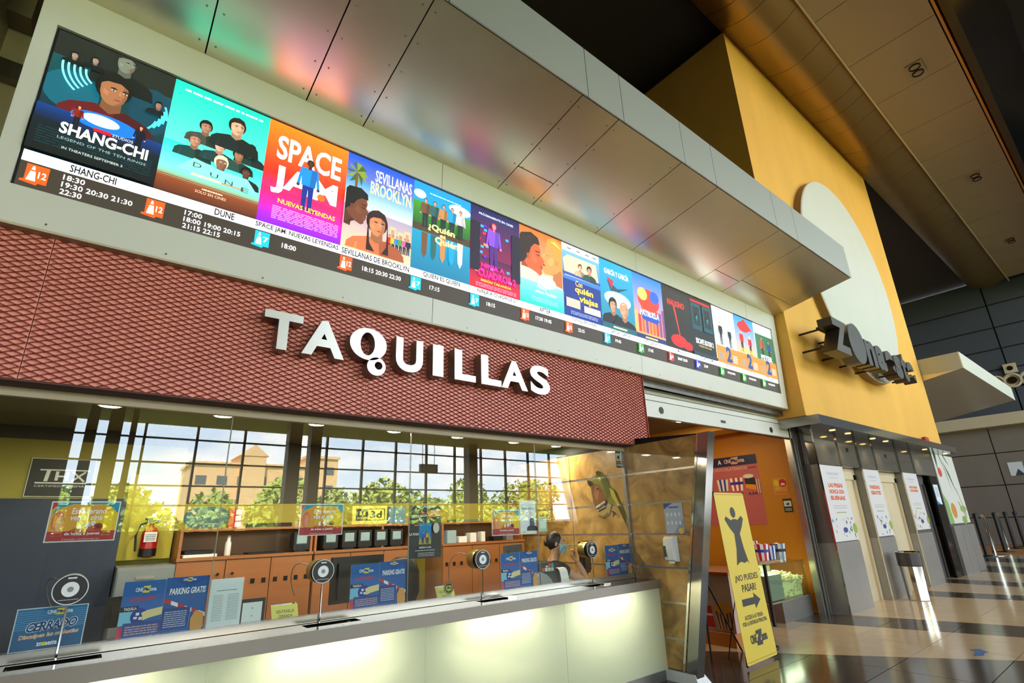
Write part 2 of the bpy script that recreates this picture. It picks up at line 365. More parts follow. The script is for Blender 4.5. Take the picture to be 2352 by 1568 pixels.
# ------------------------------------------------------------------ floor with tiles and dark bands
floor = struct('floor', MB().box(-16, 33, -12.3, 12, -.25, -.012), 'grout', 'polished floor of beige tiles crossed by dark bands', 'floor')
struct('slab', MB().box(-16, 33, -12.2, -.92, -.012, 0), 'tile_light', parent=floor)
struct('slab', MB().box(25.02, 33, -.9, 9, -.012, 0), 'tile_light', parent=floor)
struct('slab', MB().box(-16, 4.0, -.9, 4.0, -.012, 0), 'tile_dark', parent=floor)
EDGES = [(-20, 0), (7.28, -.70), (9.41, -.27), (10.38, -.23), (13.35, -.2), (14.2, -.1), (15.8, .1), (16.7, .1), (18.9, .2), (20.9, .2), (22.5, .2), (24.2, .2), (60, 0)]
def clip(poly, f):
    out = []
    for i, p in enumerate(poly):
        q = poly[(i+1) % len(poly)]; a, b = f(p), f(q)
        if a >= 0: out.append(p)
        if (a >= 0) != (b >= 0): t = a/(a-b); out.append((p[0]+(q[0]-p[0])*t, p[1]+(q[1]-p[1])*t))
    return out
TX, TY = 1.5, .82
for i in range(14):
    for j in range(8):
        x0, y0 = 4.02+i*TX, -.9+j*TY
        for e in range(len(EDGES)-1):
            g = .004
            pl = [(x0+g, y0+g), (x0+TX-g, y0+g), (x0+TX-g, y0+TY-g), (x0+g, y0+TY-g)]
            (a, s), (b, r) = EDGES[e], EDGES[e+1]
            pl = clip(pl, lambda p: p[0]-(a+s*(p[1]-3))); pl = clip(pl, lambda p: (b+r*(p[1]-3))-p[0])
            if len(pl) >= 3:
                ar = abs(sum(pl[k][0]*pl[(k+1) % len(pl)][1]-pl[(k+1) % len(pl)][0]*pl[k][1] for k in range(len(pl))))/2
                if ar > .004: MB().prism([(x, y, 0) for x, y in pl], (0, 0, -.012)).build('tile', 'tile_dark' if e % 2 == 0 else 'tile_light', floor)

# ------------------------------------------------------------------ building shell: roof, rear and end walls
ceiling = struct('ceiling', MB().box(-16.4, 33.4, -12.4, 12.4, 12.45, 12.8), 'ceiling_dark', 'dark brown ceiling high above the hall', 'ceiling')
struct('wall_rear', MB().box(-16.4, 33.4, 12.05, 12.4, -.25, 12.45), 'ceiling_dark', 'dark wall in the recess behind the screen canopy', 'wall')
struct('wall_left', MB().box(-16.4, -16.05, -12.4, 12, -.25, 12.45), 'grey_wall', 'grey end wall of the hall behind the viewer', 'wall')
struct('wall_side', MB().box(20.3, 33, 8.0, 8.3, -.25, 12.4), 'grey_wall', 'grey wall running past the barrier posts', 'wall')
# curved metal bulkhead over the yellow pylon
bulk = thing('ceiling_bulkhead', 'curved bronze metal bulkhead with panel joints above the yellow wall', 'bulkhead', (14, 2.9, 12), kind='structure')
prof = [(3.62-1.4*k/18, 12.08-.23*math.sin(math.pi*(k/18)**.9)) for k in range(19)]
def bulk_panel(x0, x1):
    m = MB(); m.loft([[(x0, y, z) for y, z in prof], [(x1, y, z) for y, z in prof]], False, False); m.loft([[(x0, y, z+.03) for y, z in prof], [(x1, y, z+.03) for y, z in prof]], False, False)
    for x in (x0, x1): m.loft([[(x, y, z) for y, z in prof], [(x, y, z+.03) for y, z in prof]], False, False)
    return m
xb = 2.0; w = [1.05, 1.0, .55, .85, 1.3]
k = 0
while xb < 32.5:
    d = w[k % 5]; bulk_panel(xb+.006, xb+d-.006).build('panel', 'bulkhead_metal', bulk, smooth=True); xb += d; k += 1
band = thing('ceiling_panel_band', 'band of flat taupe ceiling panels beside the curved bulkhead', 'ceiling', (14, 1.3, 12), kind='structure')
xb = 3.05
while xb < 32:
    MB().box(xb+.008, xb+1.94, .5, 2.2, 11.98, 12.04).build('panel', 'ceiling_band', band); xb += 1.948
MB().box(2, 32.8, .45, 2.24, 12.05, 12.1).build('backing', 'gap_black', band)
MB().box(2, 32.8, 2.2, 2.24, 11.96, 12.3).build('edge', 'cream', band)
bb = thing('ceiling_beam', 'glossy black ceiling beam with a thin orange edge', 'beam', (16, -.3, 11.6), kind='structure')
MB().loft([[(x, .42, 12.3), (x, .42, 11.98), (x, .2, 11.62), (x, -.5, 11.3), (x, -1.4, 11.3), (x, -1.8, 11.8), (x, -1.8, 12.3)] for x in (10.6, 33)]).build('body', 'beam_black', bb)
MB().box(10.6, 33, .42, .47, 11.93, 12.1).build('edge', 'orange_trim', bb)
MB().box(10.6, 33, -1.1, -1.08, 11.28, 11.3).build('strip', 'chrome', bb)

# ------------------------------------------------------------------ yellow pylon wall
pyl = struct('wall_pylon', MB().box(9.5, 18.1, 3.6, 11.9, 3.25, 12.1), 'yellow_wall', 'tall yellow painted wall block above the lift fronts', 'wall')

# ------------------------------------------------------------------ white screen surround and wall behind it
WS, W0 = .045, 3.85                    # the surround leans out slightly: y = W0 - WS*(z-3.4)
def wy(z): return W0-WS*(z-3.4)
surround = thing('wall_front', 'white metal surround framing the long row of lit posters', 'wall', (4.3, 3.85, 3.4), kind='structure')
LX0, LX1, LZ0, LZ1 = -.704, 9.283, 3.655, 4.868
def slab(x0, x1, z0, z1, th=.05, off=0.):
    m = MB(); m.hexa([(x0, wy(z0)-off, z0), (x1, wy(z0)-off, z0), (x1, wy(z0)+th, z0), (x0, wy(z0)+th, z0), (x0, wy(z1)-off, z1), (x1, wy(z1)-off, z1), (x1, wy(z1)+th, z1), (x0, wy(z1)+th, z1)]); return m
g = .003
for a, b in ((-.80, 2.264), (2.264, 5.383), (5.383, 8.397), (8.397, 9.46)): slab(a+g, b-g, LZ1, 5.17).build('panel', 'white_panel', surround)
for a, b in ((-.80, 2.21), (2.21, 5.33), (5.33, 9.46)): slab(a+g, b-g, 3.41, LZ0).build('panel', 'white_panel', surround)
slab(-.80+g, LX0, LZ0, LZ1).build('panel', 'white_panel', surround); slab(LX1, 9.46, LZ0, LZ1).build('panel', 'white_panel', surround)
MB().box(-.8, 9.49, 3.93, 4.0, 3.42, 5.9).build('backing', 'gap_black', surround)
MB().box(-.8, 9.46, wy(3.41)+.001, 4.2, 3.395, 3.41).build('soffit_strip', 'cream', surround)
for x in [-.5+.62*k for k in range(16)]:
    if x < 9.3: MB().cyl((x, wy(3.44)-.004, 3.445), (x, wy(3.44)+.01, 3.445), .006, n=8).build('rivet', 'steel_dark', surround)
struct('wall_upper', MB().box(-.8, 9.49, 4.0, 4.3, 3.41, 5.95), 'ceiling_dark', 'dark wall behind the poster display and canopy', 'wall')

# ------------------------------------------------------------------ metal canopy above the display
canopy = thing('canopy', 'brushed metal canopy sloping up and out over the poster display', 'canopy', (4.3, 3.1, 5.2), kind='structure')
ZS = lambda y: 5.16+.172*(3.772-y)
CJ = [-.8, .116, .886, 1.4, 2.967, 3.479, 4.551, 5.298, 6.909, 7.62, 9.47]
YF = 2.43
def soffit(x0, x1, y0, y1):
    return MB().hexa([(x0, y0, ZS(y0)), (x1, y0, ZS(y0)), (x1, y1, ZS(y1)), (x0, y1, ZS(y1)), (x0, y0, ZS(y0)+.02), (x1, y0, ZS(y0)+.02), (x1, y1, ZS(y1)+.02), (x0, y1, ZS(y1)+.02)])
for k in range(len(CJ)-1):
    a, b = CJ[k]+.005, CJ[k+1]-.005
    if k in (4, 9):
        soffit(a, b, YF+.01, 3.395).build('panel', 'soffit_metal', canopy); soffit(a, b, 3.405, 3.77).build('panel', 'soffit_metal', canopy)
    elif k == 8:
        soffit(a, b, YF+.01, 3.44).build('panel', 'soffit_metal', canopy); soffit(a, b, 3.45, 3.77).build('panel', 'soffit_metal', canopy)
    else: soffit(a, b, YF+.01, 3.77).build('panel', 'soffit_metal', canopy)
    m = MB()
    for xx in (a+.05, b-.05):
        for q in range(5):
            y = 2.55+q*.28; m.cyl((xx, y, ZS(y)-.004), (xx, y, ZS(y)+.005), .007, n=8)
    if k < 6: m.build('bolts', 'steel_dark', canopy)['kind'] = 'stuff'
FJ = [-.8, 1.5, 3.025, 3.54, 4.6, 5.25, 6.8, 7.45, 9.47]
for a, b in zip(FJ, FJ[1:]): MB().box(a+.004, b-.004, YF-.012, YF, ZS(YF)-.004, 5.98).build('fascia_panel', 'fascia_metal', canopy)
MB().box(9.448, 9.46, YF, 3.6, 5.45, 5.98).build('fascia_panel', 'fascia_metal', canopy)
MB().hexa([(-.8, YF+.002, ZS(YF)+.03), (9.44, YF+.002, ZS(YF)+.03), (9.44, 3.9, 5.24), (-.8, 3.9, 5.24), (-.8, YF+.002, 5.96), (9.44, YF+.002, 5.96), (9.44, 3.9, 5.96), (-.8, 3.9, 5.96)]).build('core', 'gap_black', canopy)

# ------------------------------------------------------------------ what shows past the left end of the display
struct('wall_beige', MB().box(-9, -.82, 4.6, 4.8, 3.6, 12.4), 'beige_wall', 'beige wall behind the left end of the display', 'wall')
pc = thing('duct', 'grey metal duct box against the beige wall', 'duct', (-1.6, 4.4, 3.6))
MB().box(-2.4, -1.1, 4.2, 4.59, 3.6, 9.0).build('body', 'fascia_metal', pc); MB().box(-1.1, -.96, 4.4, 4.59, 5.35, 9).build('bracket', 'pale_brown', pc); MB().box(-1.1, -.86, 4.5, 4.59, 4.85, 5.0).build('bracket', 'steel_dark', pc)

# ------------------------------------------------------------------ far end of the hall
far = thing('wall_far', 'far end wall of grey panels below and blue-grey panels above a cream ledge', 'wall', (33, 4, 0), kind='structure')
ys = [-12, -9, -6, -3, 0, 2.2, 4.7, 7.2, 9.7, 12]; zs = [0, 1.2, 2.62, 4.07, 5.3]
for a, b in zip(ys, ys[1:]):
    for c, d in zip(zs, zs[1:]): MB().box(33.0, 33.06, a+.02, b-.02, c+.02, d-.02).build('panel', 'grey_wall', far)
ys = [-12, -8.5, -5, -1.6, 0, 3.3, 6.6, 9.9, 12]; zs = [5.8, 7.0, 7.9, 8.9, 9.95, 11.1, 12.4]
for a, b in zip(ys, ys[1:]):
    for c, d in zip(zs, zs[1:]): MB().box(33.0, 33.06, a+.03, b-.03, c+.03, d-.03).build('panel', 'blue_grey', far)
MB().box(32.4, 33.1, -12, 12, 5.25, 5.78).build('ledge', 'cream', far)
MB().box(33.06, 33.3, -12, 12, 0, 12.4).build('backing', 'gap_black', far)
can2 = thing('canopy', 'smaller white-edged canopy beyond the yellow wall', 'canopy', (21.8, 3.6, 5.3), kind='structure')
ZS2 = lambda y: 5.3-.17*(y-2.67)
MB().hexa([(18.15, 2.68, ZS2(2.68)), (25.6, 2.68, ZS2(2.68)), (25.6, 6.5, ZS2(6.5)), (18.15, 6.5, ZS2(6.5)), (18.15, 2.68, 5.75), (25.6, 2.68, 5.75), (25.6, 6.5, 5.75), (18.15, 6.5, 5.75)]).build('soffit', 'soffit_metal', can2)
MB().box(18.13, 25.62, 2.655, 2.679, 5.29, 5.76).build('fascia_panel', 'white_panel', can2)
MB().box(18.13, 18.149, 2.68, 6.5, 5.3, 5.76).build('fascia_panel', 'fascia_metal', can2)

# ------------------------------------------------------------------ glazed wall behind the camera, its lower part seen in the booth glass
win = thing('window_1', 'tall glazed wall with dark mullions mirrored in the booth glass, upper part added for daylight', 'window', (10, WINY, 0), kind='structure')
mx_ = [1.0+1.47*k for k in range(-10, 23)]
me_v = MB().box(-.035, .035, WINY-.06, WINY+.06, 0, 12.4)
v0 = None
for x in mx_:
    if v0 is None:
        v0 = MB().box(-.035-0, .035, WINY-.06, WINY+.06, 0, 12.4).build('mullion', 'dark_frame', win); v0.location.x = x
    else: copyo(v0, win, (x, v0.location.y, v0.location.z))
h0 = None
for z in [1.76, 2.55, 3.17, 3.9, 4.68]+[6.9, 7.9, 8.9, 9.9, 10.9, 11.9]:  # second list: upper glazing, added so daylight reaches the yellow wall
    if h0 is None: h0 = MB().box(-14, 34, WINY-.05, WINY+.05, -.025, .025).build('transom', 'dark_frame', win); h0.location.z = z
    else: copyo(h0, win, (h0.location.x, h0.location.y, z))
struct('wall_sill', MB().box(-14, 33, WINY-.1, WINY+.1, 0, 1.72), mat('sill_brown', '#5a5046', .6), 'brown sill wall under the glazed wall', 'wall')
struct('wall_daylight_block', MB().box(-16, 7, WINY-.12, WINY+.12, 6.3, 12.45).box(-16, -14, WINY-.12, WINY+.12, 0, 6.3).box(-3.4, -.75, WINY-.12, WINY+.12, 0, 6.3), 'grey_wall', 'blank grey wall added to shut off part of the daylight', 'wall')  # upper piece is added to keep daylight off the pylon's side face
struct('ceiling_low', MB().box(-14, 33, -12, -7.6, 5.15, 6.3), mat('olive_ceiling', '#b9b08a', .7), 'low pale ceiling over the glazed wall', 'ceiling')
for x0, x1, y0, y1 in ((4.75, 5.15, -9.6, -9.2), (5.45, 5.8, -9.6, -9.2), (13.0, 13.45, -11.4, -10.95), (-.42, -.2, -9.6, -9.2), (.02, .34, -9.6, -9.3), (.52, .66, -9.4, -9.2)):
    struct('column', MB().box(x0, x1, y0, y1, 0, 5.15).box(x0-.04, x1+.04, y0-.04, y1+.04, 0, .15), mat('column_brown', '#6d6151', .5), 'brown column near the glazed wall', 'column')['group'] = 'columns near the glazed wall'
# ------------------------------------------------------------------ LED display: fifteen poster cells over a title strip and a times bar
led = thing('led_display', 'long lit poster display with film titles and showing times', 'screen', (4.29, 3.84, 3.655))
slab(LX0+.004, LX1-.004, LZ0+.004, LZ1-.004, .08, -.02).build('cabinet', 'black', led)
CELL = (LX1-LX0-.03)/15
OFF = -.018
def cellpt(k, z): return Vector((LX0+.015+k*CELL, wy(z)-OFF, z))
ZB, ZS1, ZP, ZT = 3.665, 3.838, 3.915, 4.855          # times bar, title strip, poster bottom, poster top
VUP = Vector((0, -WS, 1))
def poster(k):
    o = cellpt(k, ZP); return Print(o, Vector((CELL, 0, 0)), VUP*(ZT-ZP), .0003)
bar = Print(cellpt(0, ZB), Vector((CELL*15, 0, 0)), VUP*(ZP-ZB), .0003)
sz = (ZS1-ZB)/(ZP-ZB)
bar.rect(0, 0, 1, sz, '#4b4338'); bar.rect(0, sz, 1, 1, '#fbfbff')
def cell(x, y): return (x/15., y)
titles = ['SHANG-CHI', 'DUNE', 'SPACE JAM: NUEVAS LEYENDAS', 'SEVILLANAS DE BROOKLYN', 'QUIEN ES QUIEN', 'NINJA A CUADROS 2', 'AFTER', 'CON QUIEN VIAJAS', 'GARCIA Y GARCIA', 'PATRULLA CANINA', 'MALIGNO', 'ESCAPE ROOM 2', 'BEBE JEFAZO 2', "D'ARTACAN", 'PETER RABBIT 2']
tw = [.36, .2, .98, .96, .62, .74, .26, .66, .58, .58, .32, .56, .5, .42, .56]
tx = [.34, .58, .0, .02, .2, .14, .4, .16, .2, .2, .34, .22, .25, .3, .22]
times = [['18:30', '19:30 20:30 21:30', '22:30'], ['17:00', '18:00 19:00 20:15', '21:15 22:15'], ['18:00'], ['18:15 20:30 22:30'], ['17:15'], ['18:15'], ['17:30 19:45'], ['22:15'], ['19:45'], ['17:45'], ['20:00 22:00'], ['22:00'], ['CINE JUNIOR'], ['CINE JUNIOR'], ['CINE JUNIOR']]
icon = ['12', '12', '7', '12', '7', '7', '12', '12', '7', 'A', '18', '16', 'A', 'A', 'A']
icol = {'12': '#ff6a1e', '7': '#17b7cf', 'A': '#12b24a', '18': '#e8301e', '16': '#1440d8'}
for k in range(15):
    T = titles[k]; bar.text(T, (k+tx[k])/15, sz+(1-sz)*.16, (k+tx[k]+tw[k])/15, sz+(1-sz)*.86, '#0c0b0d', .022)
    x = k/15; c = icol[icon[k]]; ix = .02 if k < 1 else (-.06 if k == 1 else -.02)
    a, b = x+ix/15, x+(ix+.19)/15
    bar.rect(a+.03/15, .16, b, sz*.93, c); bar.poly([(a, .14), (a+.12/15, .1), (a+.14/15, .2), (a+.01/15, .2)], c)
    bar.poly([(a+.045/15, .2), (a+.11/15, .2), (a+.098/15, .46), (a+.062/15, .46)], '#ffffff'); bar.poly([(a+.066/15, .5), (a+.094/15, .5), (a+.086/15, .6), (a+.074/15, .6)], '#ffffff')
    bar.text(icon[k], a+.12/15, .3, b-.012/15, .48, '#ffffff', .015)
    n = len(times[k])
    for r, t in enumerate(times[k]):
        h = .15 if n > 1 else .17; y = (.47-.205*r) if n > 1 else .3
        bar.text(t, (k+.31)/15, y, (k+.31+.0325*len(t))/15, y+h, '#ffffff', .012)
bar.build('title_and_times_bar', 'led', led)

def panel(k, fn):
    p = poster(k); p.clipped = True; fn(p); p.build('poster_panel', 'led', led)
def sky(p, b, t): p.grad(0, 0, 1, 1, b, t)
def a0(p):       # dark teal, a man in dark red among blue light
    sky(p, '#06181c', '#2e332c'); p.grad(0, .25, 1, .8, '#03323f', '#0a5a5c'); p.ell(.2, .55, .22, .16, '#0b6a78'); p.ell(.85, .62, .2, .2, '#0a4f5e')
    p.bust(.56, .93, .3, '#7c8272', '#2a302a', '#1c2624', 1, .6); p.bust(.16, .83, .1, '#9a8a78', '#15100e', '#101414'); p.bust(.32, .85, .1, '#9a8a78', '#15100e', '#101414'); p.bust(.9, .68, .11, '#9a7a68', '#15100e', '#102024')
    for q in range(5): p.ring(.44, .74, .34-q*.045, .358-q*.045, '#8ff4f4', 178, 232, 12); p.ring(.62, .58, .28-q*.0+q*.02, .3+q*.02, '#5fd8e0', -38+q*9, -12+q*9, 8)
    p.bust(.52, .64, .46, '#a07654', '#16110e', '#6c1d20', .95, .4)
    p.grad(0, .22, 1, .36, '#06181c', '#0d4a86'); p.ell(.52, .36, .28, .07, '#1c7fd0'); p.ell(.48, .37, .15, .045, '#bfe8ff'); p.ell(.44, .37, .07, .03, '#fffbe0')
    p.figure(.3, .26, .17, '#8c2a1c', '#281416'); p.figure(.8, .24, .2, '#101c38', '#0a1224')
    p.grad(0, 0, 1, .24, '#0a1414', '#082830'); p.small(.05, .06, .95, .2, 7, '#0c4a50', .3, 5)
    p.rect(.44, .272, .58, .298, '#c8202a'); p.text('STUDIOS', .59, .274, .76, .296, '#d8d8d8')
    p.text('SHANG-CHI', .2, .175, .9, .265, '#f4f8f4', .03, 3); p.text('LEGEND OF THE TEN RINGS', .2, .13, .9, .15, '#9ab0ac'); p.text('IN THEATERS SEPTEMBER 3', .25, .06, .72, .078, '#c8d0c8')
def a1(p):       # turquoise sky over red sand, a group of heads
    sky(p, '#8fe0c8', '#00c8ae'); p.grad(0, .1, 1, .45, '#9fe4cc', '#2fd4bc'); p.grad(0, 0, 1, .17, '#5a3520', '#a8663c'); p.grad(0, .13, 1, .2, '#a8663c', '#7fd8bc')
    for q in range(9): p.rect(0, .02+q*.016, 1, .025+q*.016, '#7a4628')
    p.small(.1, .925, .92, .945, 1, '#c8fff0', .9, 3)
    for x, y, h, s, a, c in ((.36, .66, .2, '#a8836a', '#1a1614', '#4e5a50'), (.84, .6, .18, '#8a6a54', '#15110f', '#2a4440'), (.28, .5, .2, '#b08a70', '#5a5048', '#24504a'), (.52, .53, .2, '#d0a890', '#4a3a30', '#284a48'), (.72, .5, .19, '#a07858', '#1a1512', '#30584e'), (.82, .36, .17, '#6a4a38', '#100c0a', '#1c3a38')): p.bust(x, y, h, s, a, c)
    p.bust(.66, .74, .28, '#c8a488', '#2c2018', '#20302e'); p.bust(.56, .36, .22, '#8a6a54', '#d8c8a8', '#d8c8a8', 1.3)
    p.poly([(.14, .2), (.3, .33), (.56, .3), (.84, .3), (.95, .2)], '#8fe0c4')
    p.text('D', .3, .255, .38, .295, '#3a5a54'); p.text('U', .47, .215, .55, .255, '#3a5a54'); p.text('N', .62, .195, .7, .235, '#3a5a54'); p.text('E', .79, .175, .87, .215, '#3a5a54')
    p.text('SOLO EN CINES', .36, .045, .66, .068, '#e8c8b0'); p.small(.42, .08, .62, .095, 1, '#e8c8b0', .8)
def a2(p):       # orange to magenta with heavy white lettering and a basketball player
    p.grad(0, .5, 1, 1, '#f4381c', '#ff8c1e'); p.grad(0, 0, 1, .5, '#8f1fd0', '#f4381c'); p.grad(0, .1, 1, .34, '#b020c0', '#e82868')
    p.text('SPACE', .12, .64, .92, .88, '#ffffff', .025, 3); p.text('JAM', .1, .3, .9, .58, '#ffffff', .035, 3)
    p.figure(.53, .24, .5, '#1f8fd0', '#1c3c8c', '#5a3a2a', '#1a1210'); p.ell(.7, .4, .05, None, '#e87a20')
    p.text('NUEVAS LEYENDAS', .2, .215, .9, .26, '#ffd83a', .02); p.small(.15, .06, .95, .19, 8, '#e8b0f0', .4, 3)
def a3(p):       # blue sky, palm tree and a couple
    sky(p, '#d8c0a0', '#1c5fc0'); p.grad(0, .45, 1, .75, '#c8d8e0', '#4a90d8')
    for q in range(11): a = math.radians(q*33); p.poly([(.14, .82), (.14+.16*math.cos(a), .82+.13*math.sin(a)-.03), (.14+.1*math.cos(a+.5), .82+.1*math.sin(a+.5))], '#4f6e2c' if q % 2 else '#8a9a4a')
    p.rect(.12, .55, .155, .8, '#7a6038'); p.text('SEVILLANAS', .4, .79, .96, .92, '#f8f4d8', .01); p.text('BROOKLYN', .34, .64, .96, .78, '#f4e2a0', .02)
    for x, y in ((.66, .36), (.78, .33), (.88, .36)): p.rect(x, .2, x+.09, y, '#d8b898'); p.rect(x+.02, .24, x+.07, y-.03, '#b89878')
    for q in range(6): p.figure(.66+q*.055, .1, .17, ('#d82a2a', '#e8b83a', '#3a8ad0', '#58a04a', '#d86aa0', '#303a4a')[q], '#30343c')
    p.profile(.14, .42, .42, 1, '#7a4e34', '#1a120e', -.15); p.bust(.46, .3, .46, '#c08860', '#3a2014', '#c87a50'); p.poly([(.32, .38), (.36, .1), (.44, .02), (.32, .02)], '#3a2014'); p.poly([(.6, .38), (.6, .1), (.54, .02), (.64, .02)], '#3a2014')
def a4(p):       # people in a row above their reflection
    sky(p, '#0fa8c8', '#1298e0'); p.grad(0, .5, 1, .78, '#2c6a30', '#4f9a3a'); p.grad(0, 0, 1, .5, '#0f7f9c', '#1c9cb4'); p.rect(0, .44, 1, .52, '#5a4a34'); p.ell(.1, .86, .1, .05, '#e8f4f8'); p.ell(.8, .84, .2, .06, '#e0f0f6')
    for q, c in enumerate(('#7a5a40', '#3a6a6a', '#b88a5a', '#1f9cc0', '#d8d8dc')):
        p.figure(.2+q*.15, .5, .33, c, '#2a3038'); x = .2+q*.15; p.poly([(x-.05, .43), (x+.05, .43), (x+.04, .2), (x, .14), (x-.04, .2)], c)
    p.small(.25, .89, .8, .905, 1, '#c0f0ff', .8); p.text('\u00bfQui\u00e9n', .24, .46, .7, .55, '#fff6a0', .03); p.text('es', .44, .425, .54, .455, '#fff6a0', .02); p.text('Qui\u00e9n?', .36, .33, .82, .42, '#fff6a0', .03)
def a5(p):       # night city in pink and violet
    sky(p, '#a81040', '#1c2468'); p.grad(0, 0, 1, .4, '#d01a3a', '#4a1a5a'); g = random.Random(4)
    for q in range(26): x, y = g.uniform(0, .9), g.uniform(.15, .8); p.rect(x, y, x+.06, y+.03, g.choice(['#ff3a6a', '#ffa02a', '#2ab0e8', '#e82ad0', '#6a2ad8']))
    for x in (0, .82): p.rect(x, .2, x+.18, .8, '#2a1038')
    p.figure(.45, .3, .55, '#8a5ad0', '#5a2a80', '#e88a9a', '#c0502a'); p.text('PR\u00d3XIMAMENTE EN CINES', .15, .9, .85, .935, '#d8e8ff', .01)
    p.text('NINJA A', .2, .24, .66, .31, '#ff2a9a', .04); p.text('CUADROS 2', .14, .14, .9, .23, '#ff2a9a', .04); p.text('MISI\u00d3N TAILANDIA', .2, .085, .8, .12, '#ffd85a', .01); p.small(.1, .02, .9, .07, 3, '#e8a0c0', .4)
def a6(p):       # two faces close together, warm above and turquoise below
    sky(p, '#2fc0b8', '#d87a2a'); p.grad(0, .3, 1, .6, '#a8d8cc', '#e88a4a'); p.profile(.78, .66, .62, -1, '#e0985c', '#d09a48', .12); p.profile(.26, .62, .62, 1, '#c06a3c', '#3a2218', .05)
    p.ell(.1, .36, .36, .1, '#d8c8b4'); p.grad(0, 0, 1, .3, '#1fb8b0', '#8fdcd0'); p.ell(.62, .34, .2, .08, '#d8f0e4'); p.text('After', .36, .23, .62, .32, '#ffffff', .0, shear=.3); p.text('Almas Perdidas', .32, .17, .82, .21, '#ffffff', .0, shear=.3); p.small(.25, .06, .85, .12, 3, '#a8f0ec', .35)
def a7(p):       # car window, yellow title on blue
    sky(p, '#163a86', '#f0f4f4'); p.rect(0, 0, 1, .52, '#17408c'); p.grad(0, .5, 1, .9, '#3f7fc0', '#7fb0d8'); p.poly([(.06, .55), (.02, .78), (.14, .85), (.9, .85), (.97, .56)], '#d8c0a8'); p.rect(.0, .56, 1, .6, '#2a5fa8')
    p.bust(.46, .72, .16, '#d8b090', '#6a4028', '#b8a888'); p.bust(.7, .72, .2, '#c8987a', '#2a1a14', '#2a5a58')
    for x in (.12, .36, .6, .8): p.rect(x, .93, x+.1, .945, '#5a6a78')
    p.text('Con', .3, .43, .48, .51, '#ffd44a', .01); p.text('qui\u00e9n', .28, .32, .76, .43, '#ffd44a', .03); p.text('viajas', .38, .2, .88, .31, '#ffd44a', .03)
    p.rect(.05, .12, .4, .24, '#c8b8a8'); p.rect(.5, .1, .94, .19, '#d8c8b8'); p.small(.15, .03, .85, .08, 3, '#a8b8d8', .4)
def a8(p):       # two men below a plane
    sky(p, '#3a8a98', '#1fa4cc'); p.text('GARC\u00cdA Y GARC\u00cdA', .14, .8, .88, .9, '#ffffff', .02); p.poly([(.2, .72), (.5, .62), (.86, .68), (.5, .56), (.34, .5)], '#2a5a6a'); p.poly([(.2, .76), (.4, .72), (.34, .6)], '#c82a3a'); p.ell(.5, .45, .4, .12, '#b8d8dc')
    p.bust(.34, .34, .36, '#c8987a', '#1a1412', '#20242c'); p.bust(.66, .3, .4, '#c89a7c', '#c8987a', '#1c2028'); p.rect(0, 0, 1, .07, '#1c6a78'); p.small(.3, .02, .7, .05, 1, '#e8f8a8', .8)
def a9(p):       # bright blue and orange city
    sky(p, '#e8a860', '#2a88e0'); g = random.Random(9)
    for q in range(9): x = q*.115; p.rect(x, .1, x+.09, .3+g.uniform(0, .25), g.choice(['#d8743a', '#c84a30', '#e8b070', '#8a5a8a']))
    p.ell(.5, .62, .36, .18, '#e84a2a'); p.ell(.3, .7, .16, .1, '#f4c070'); p.ell(.7, .7, .16, .1, '#3a6ad0'); p.poly([(.16, .44), (.84, .4), (.76, .28), (.26, .3)], '#1a58b0'); p.text('PATRULLA', .18, .36, .82, .45, '#ffffff', .04); p.rect(0, 0, 1, .07, '#103a78'); p.small(.3, .02, .7, .05, 1, '#ffe07a', .8)
def a10(p):      # near black, red blade and red hand
    sky(p, '#14100e', '#3a332c'); p.text('MALIGNO', .18, .7, .82, .8, '#e8382a', .03); p.poly([(.38, .7), (.44, .7), (.56, .24), (.53, .24)], '#e8482a'); p.ell(.5, .14, .3, .1, '#e01818'); p.ell(.82, .1, .2, .07, '#b81010'); p.rect(.3, .9, .7, .91, '#5a4a44')
def a11(p):      # dark teal lift doors
    sky(p, '#06161a', '#1a2a2c'); p.rect(.05, .91, .95, .97, '#5a1418'); p.small(.1, .92, .9, .96, 1, '#e82a2a', .9)
    for x in (.1, .54): p.rect(x, .44, x+.38, .9, '#0f5a62'); p.rect(x+.06, .52, x+.32, .84, '#05262c'); p.bust(x+.19, .66, .16, '#3a8a88', '#04181c', '#0a3a40')
    p.text('ESCAPE ROOM 2', .14, .2, .86, .29, '#f0f4f0', .03); p.text('MUEREN POR SALIR', .24, .15, .76, .18, '#d8c85a'); p.rect(0, 0, 1, .05, '#0f4a50')
def kid(p, top, bot, c1, c2):
    sky(p, bot, top); p.figure(.3, .34, .4, c1, '#1a1a1e', '#e8b898', '#a84a24'); p.figure(.7, .32, .36, c2, '#1a1a1e', '#f0c8a8', '#f0c8a8'); p.rect(0, 0, 1, .3, '#f0913a'); p.text('2', .42, .04, .68, .32, '#16578c', .05); p.small(.1, .06, .36, .2, 4, '#4a9aa8', .5, 2); p.small(.72, .06, .94, .2, 4, '#c8e0e8', .5, 8)
def a12(p): kid(p, '#f8fafc', '#e0f0f8', '#1c1c22', '#26262c')
def a13(p): kid(p, '#2a9ae0', '#f0c060', '#d8242a', '#c81c2a'); p.ell(.45, .82, .3, .1, '#d01818'); p.poly([(.1, .8), (.5, .98), (.9, .78)], '#e0242a'); p.text("D'ARTACAN", .2, .32, .8, .4, '#ffd83a', .03)
def a14(p): kid(p, '#e8f4f8', '#3a8a50', '#2a6a4a', '#3a4a8a'); p.rect(.02, .3, .98, .8, '#3f7a58'); p.figure(.34, .34, .42, '#b8543a', '#30343c'); p.figure(.7, .34, .38, '#3a5a9a', '#503428'); p.text('PETER', .2, .3, .8, .4, '#ffffff', .03)
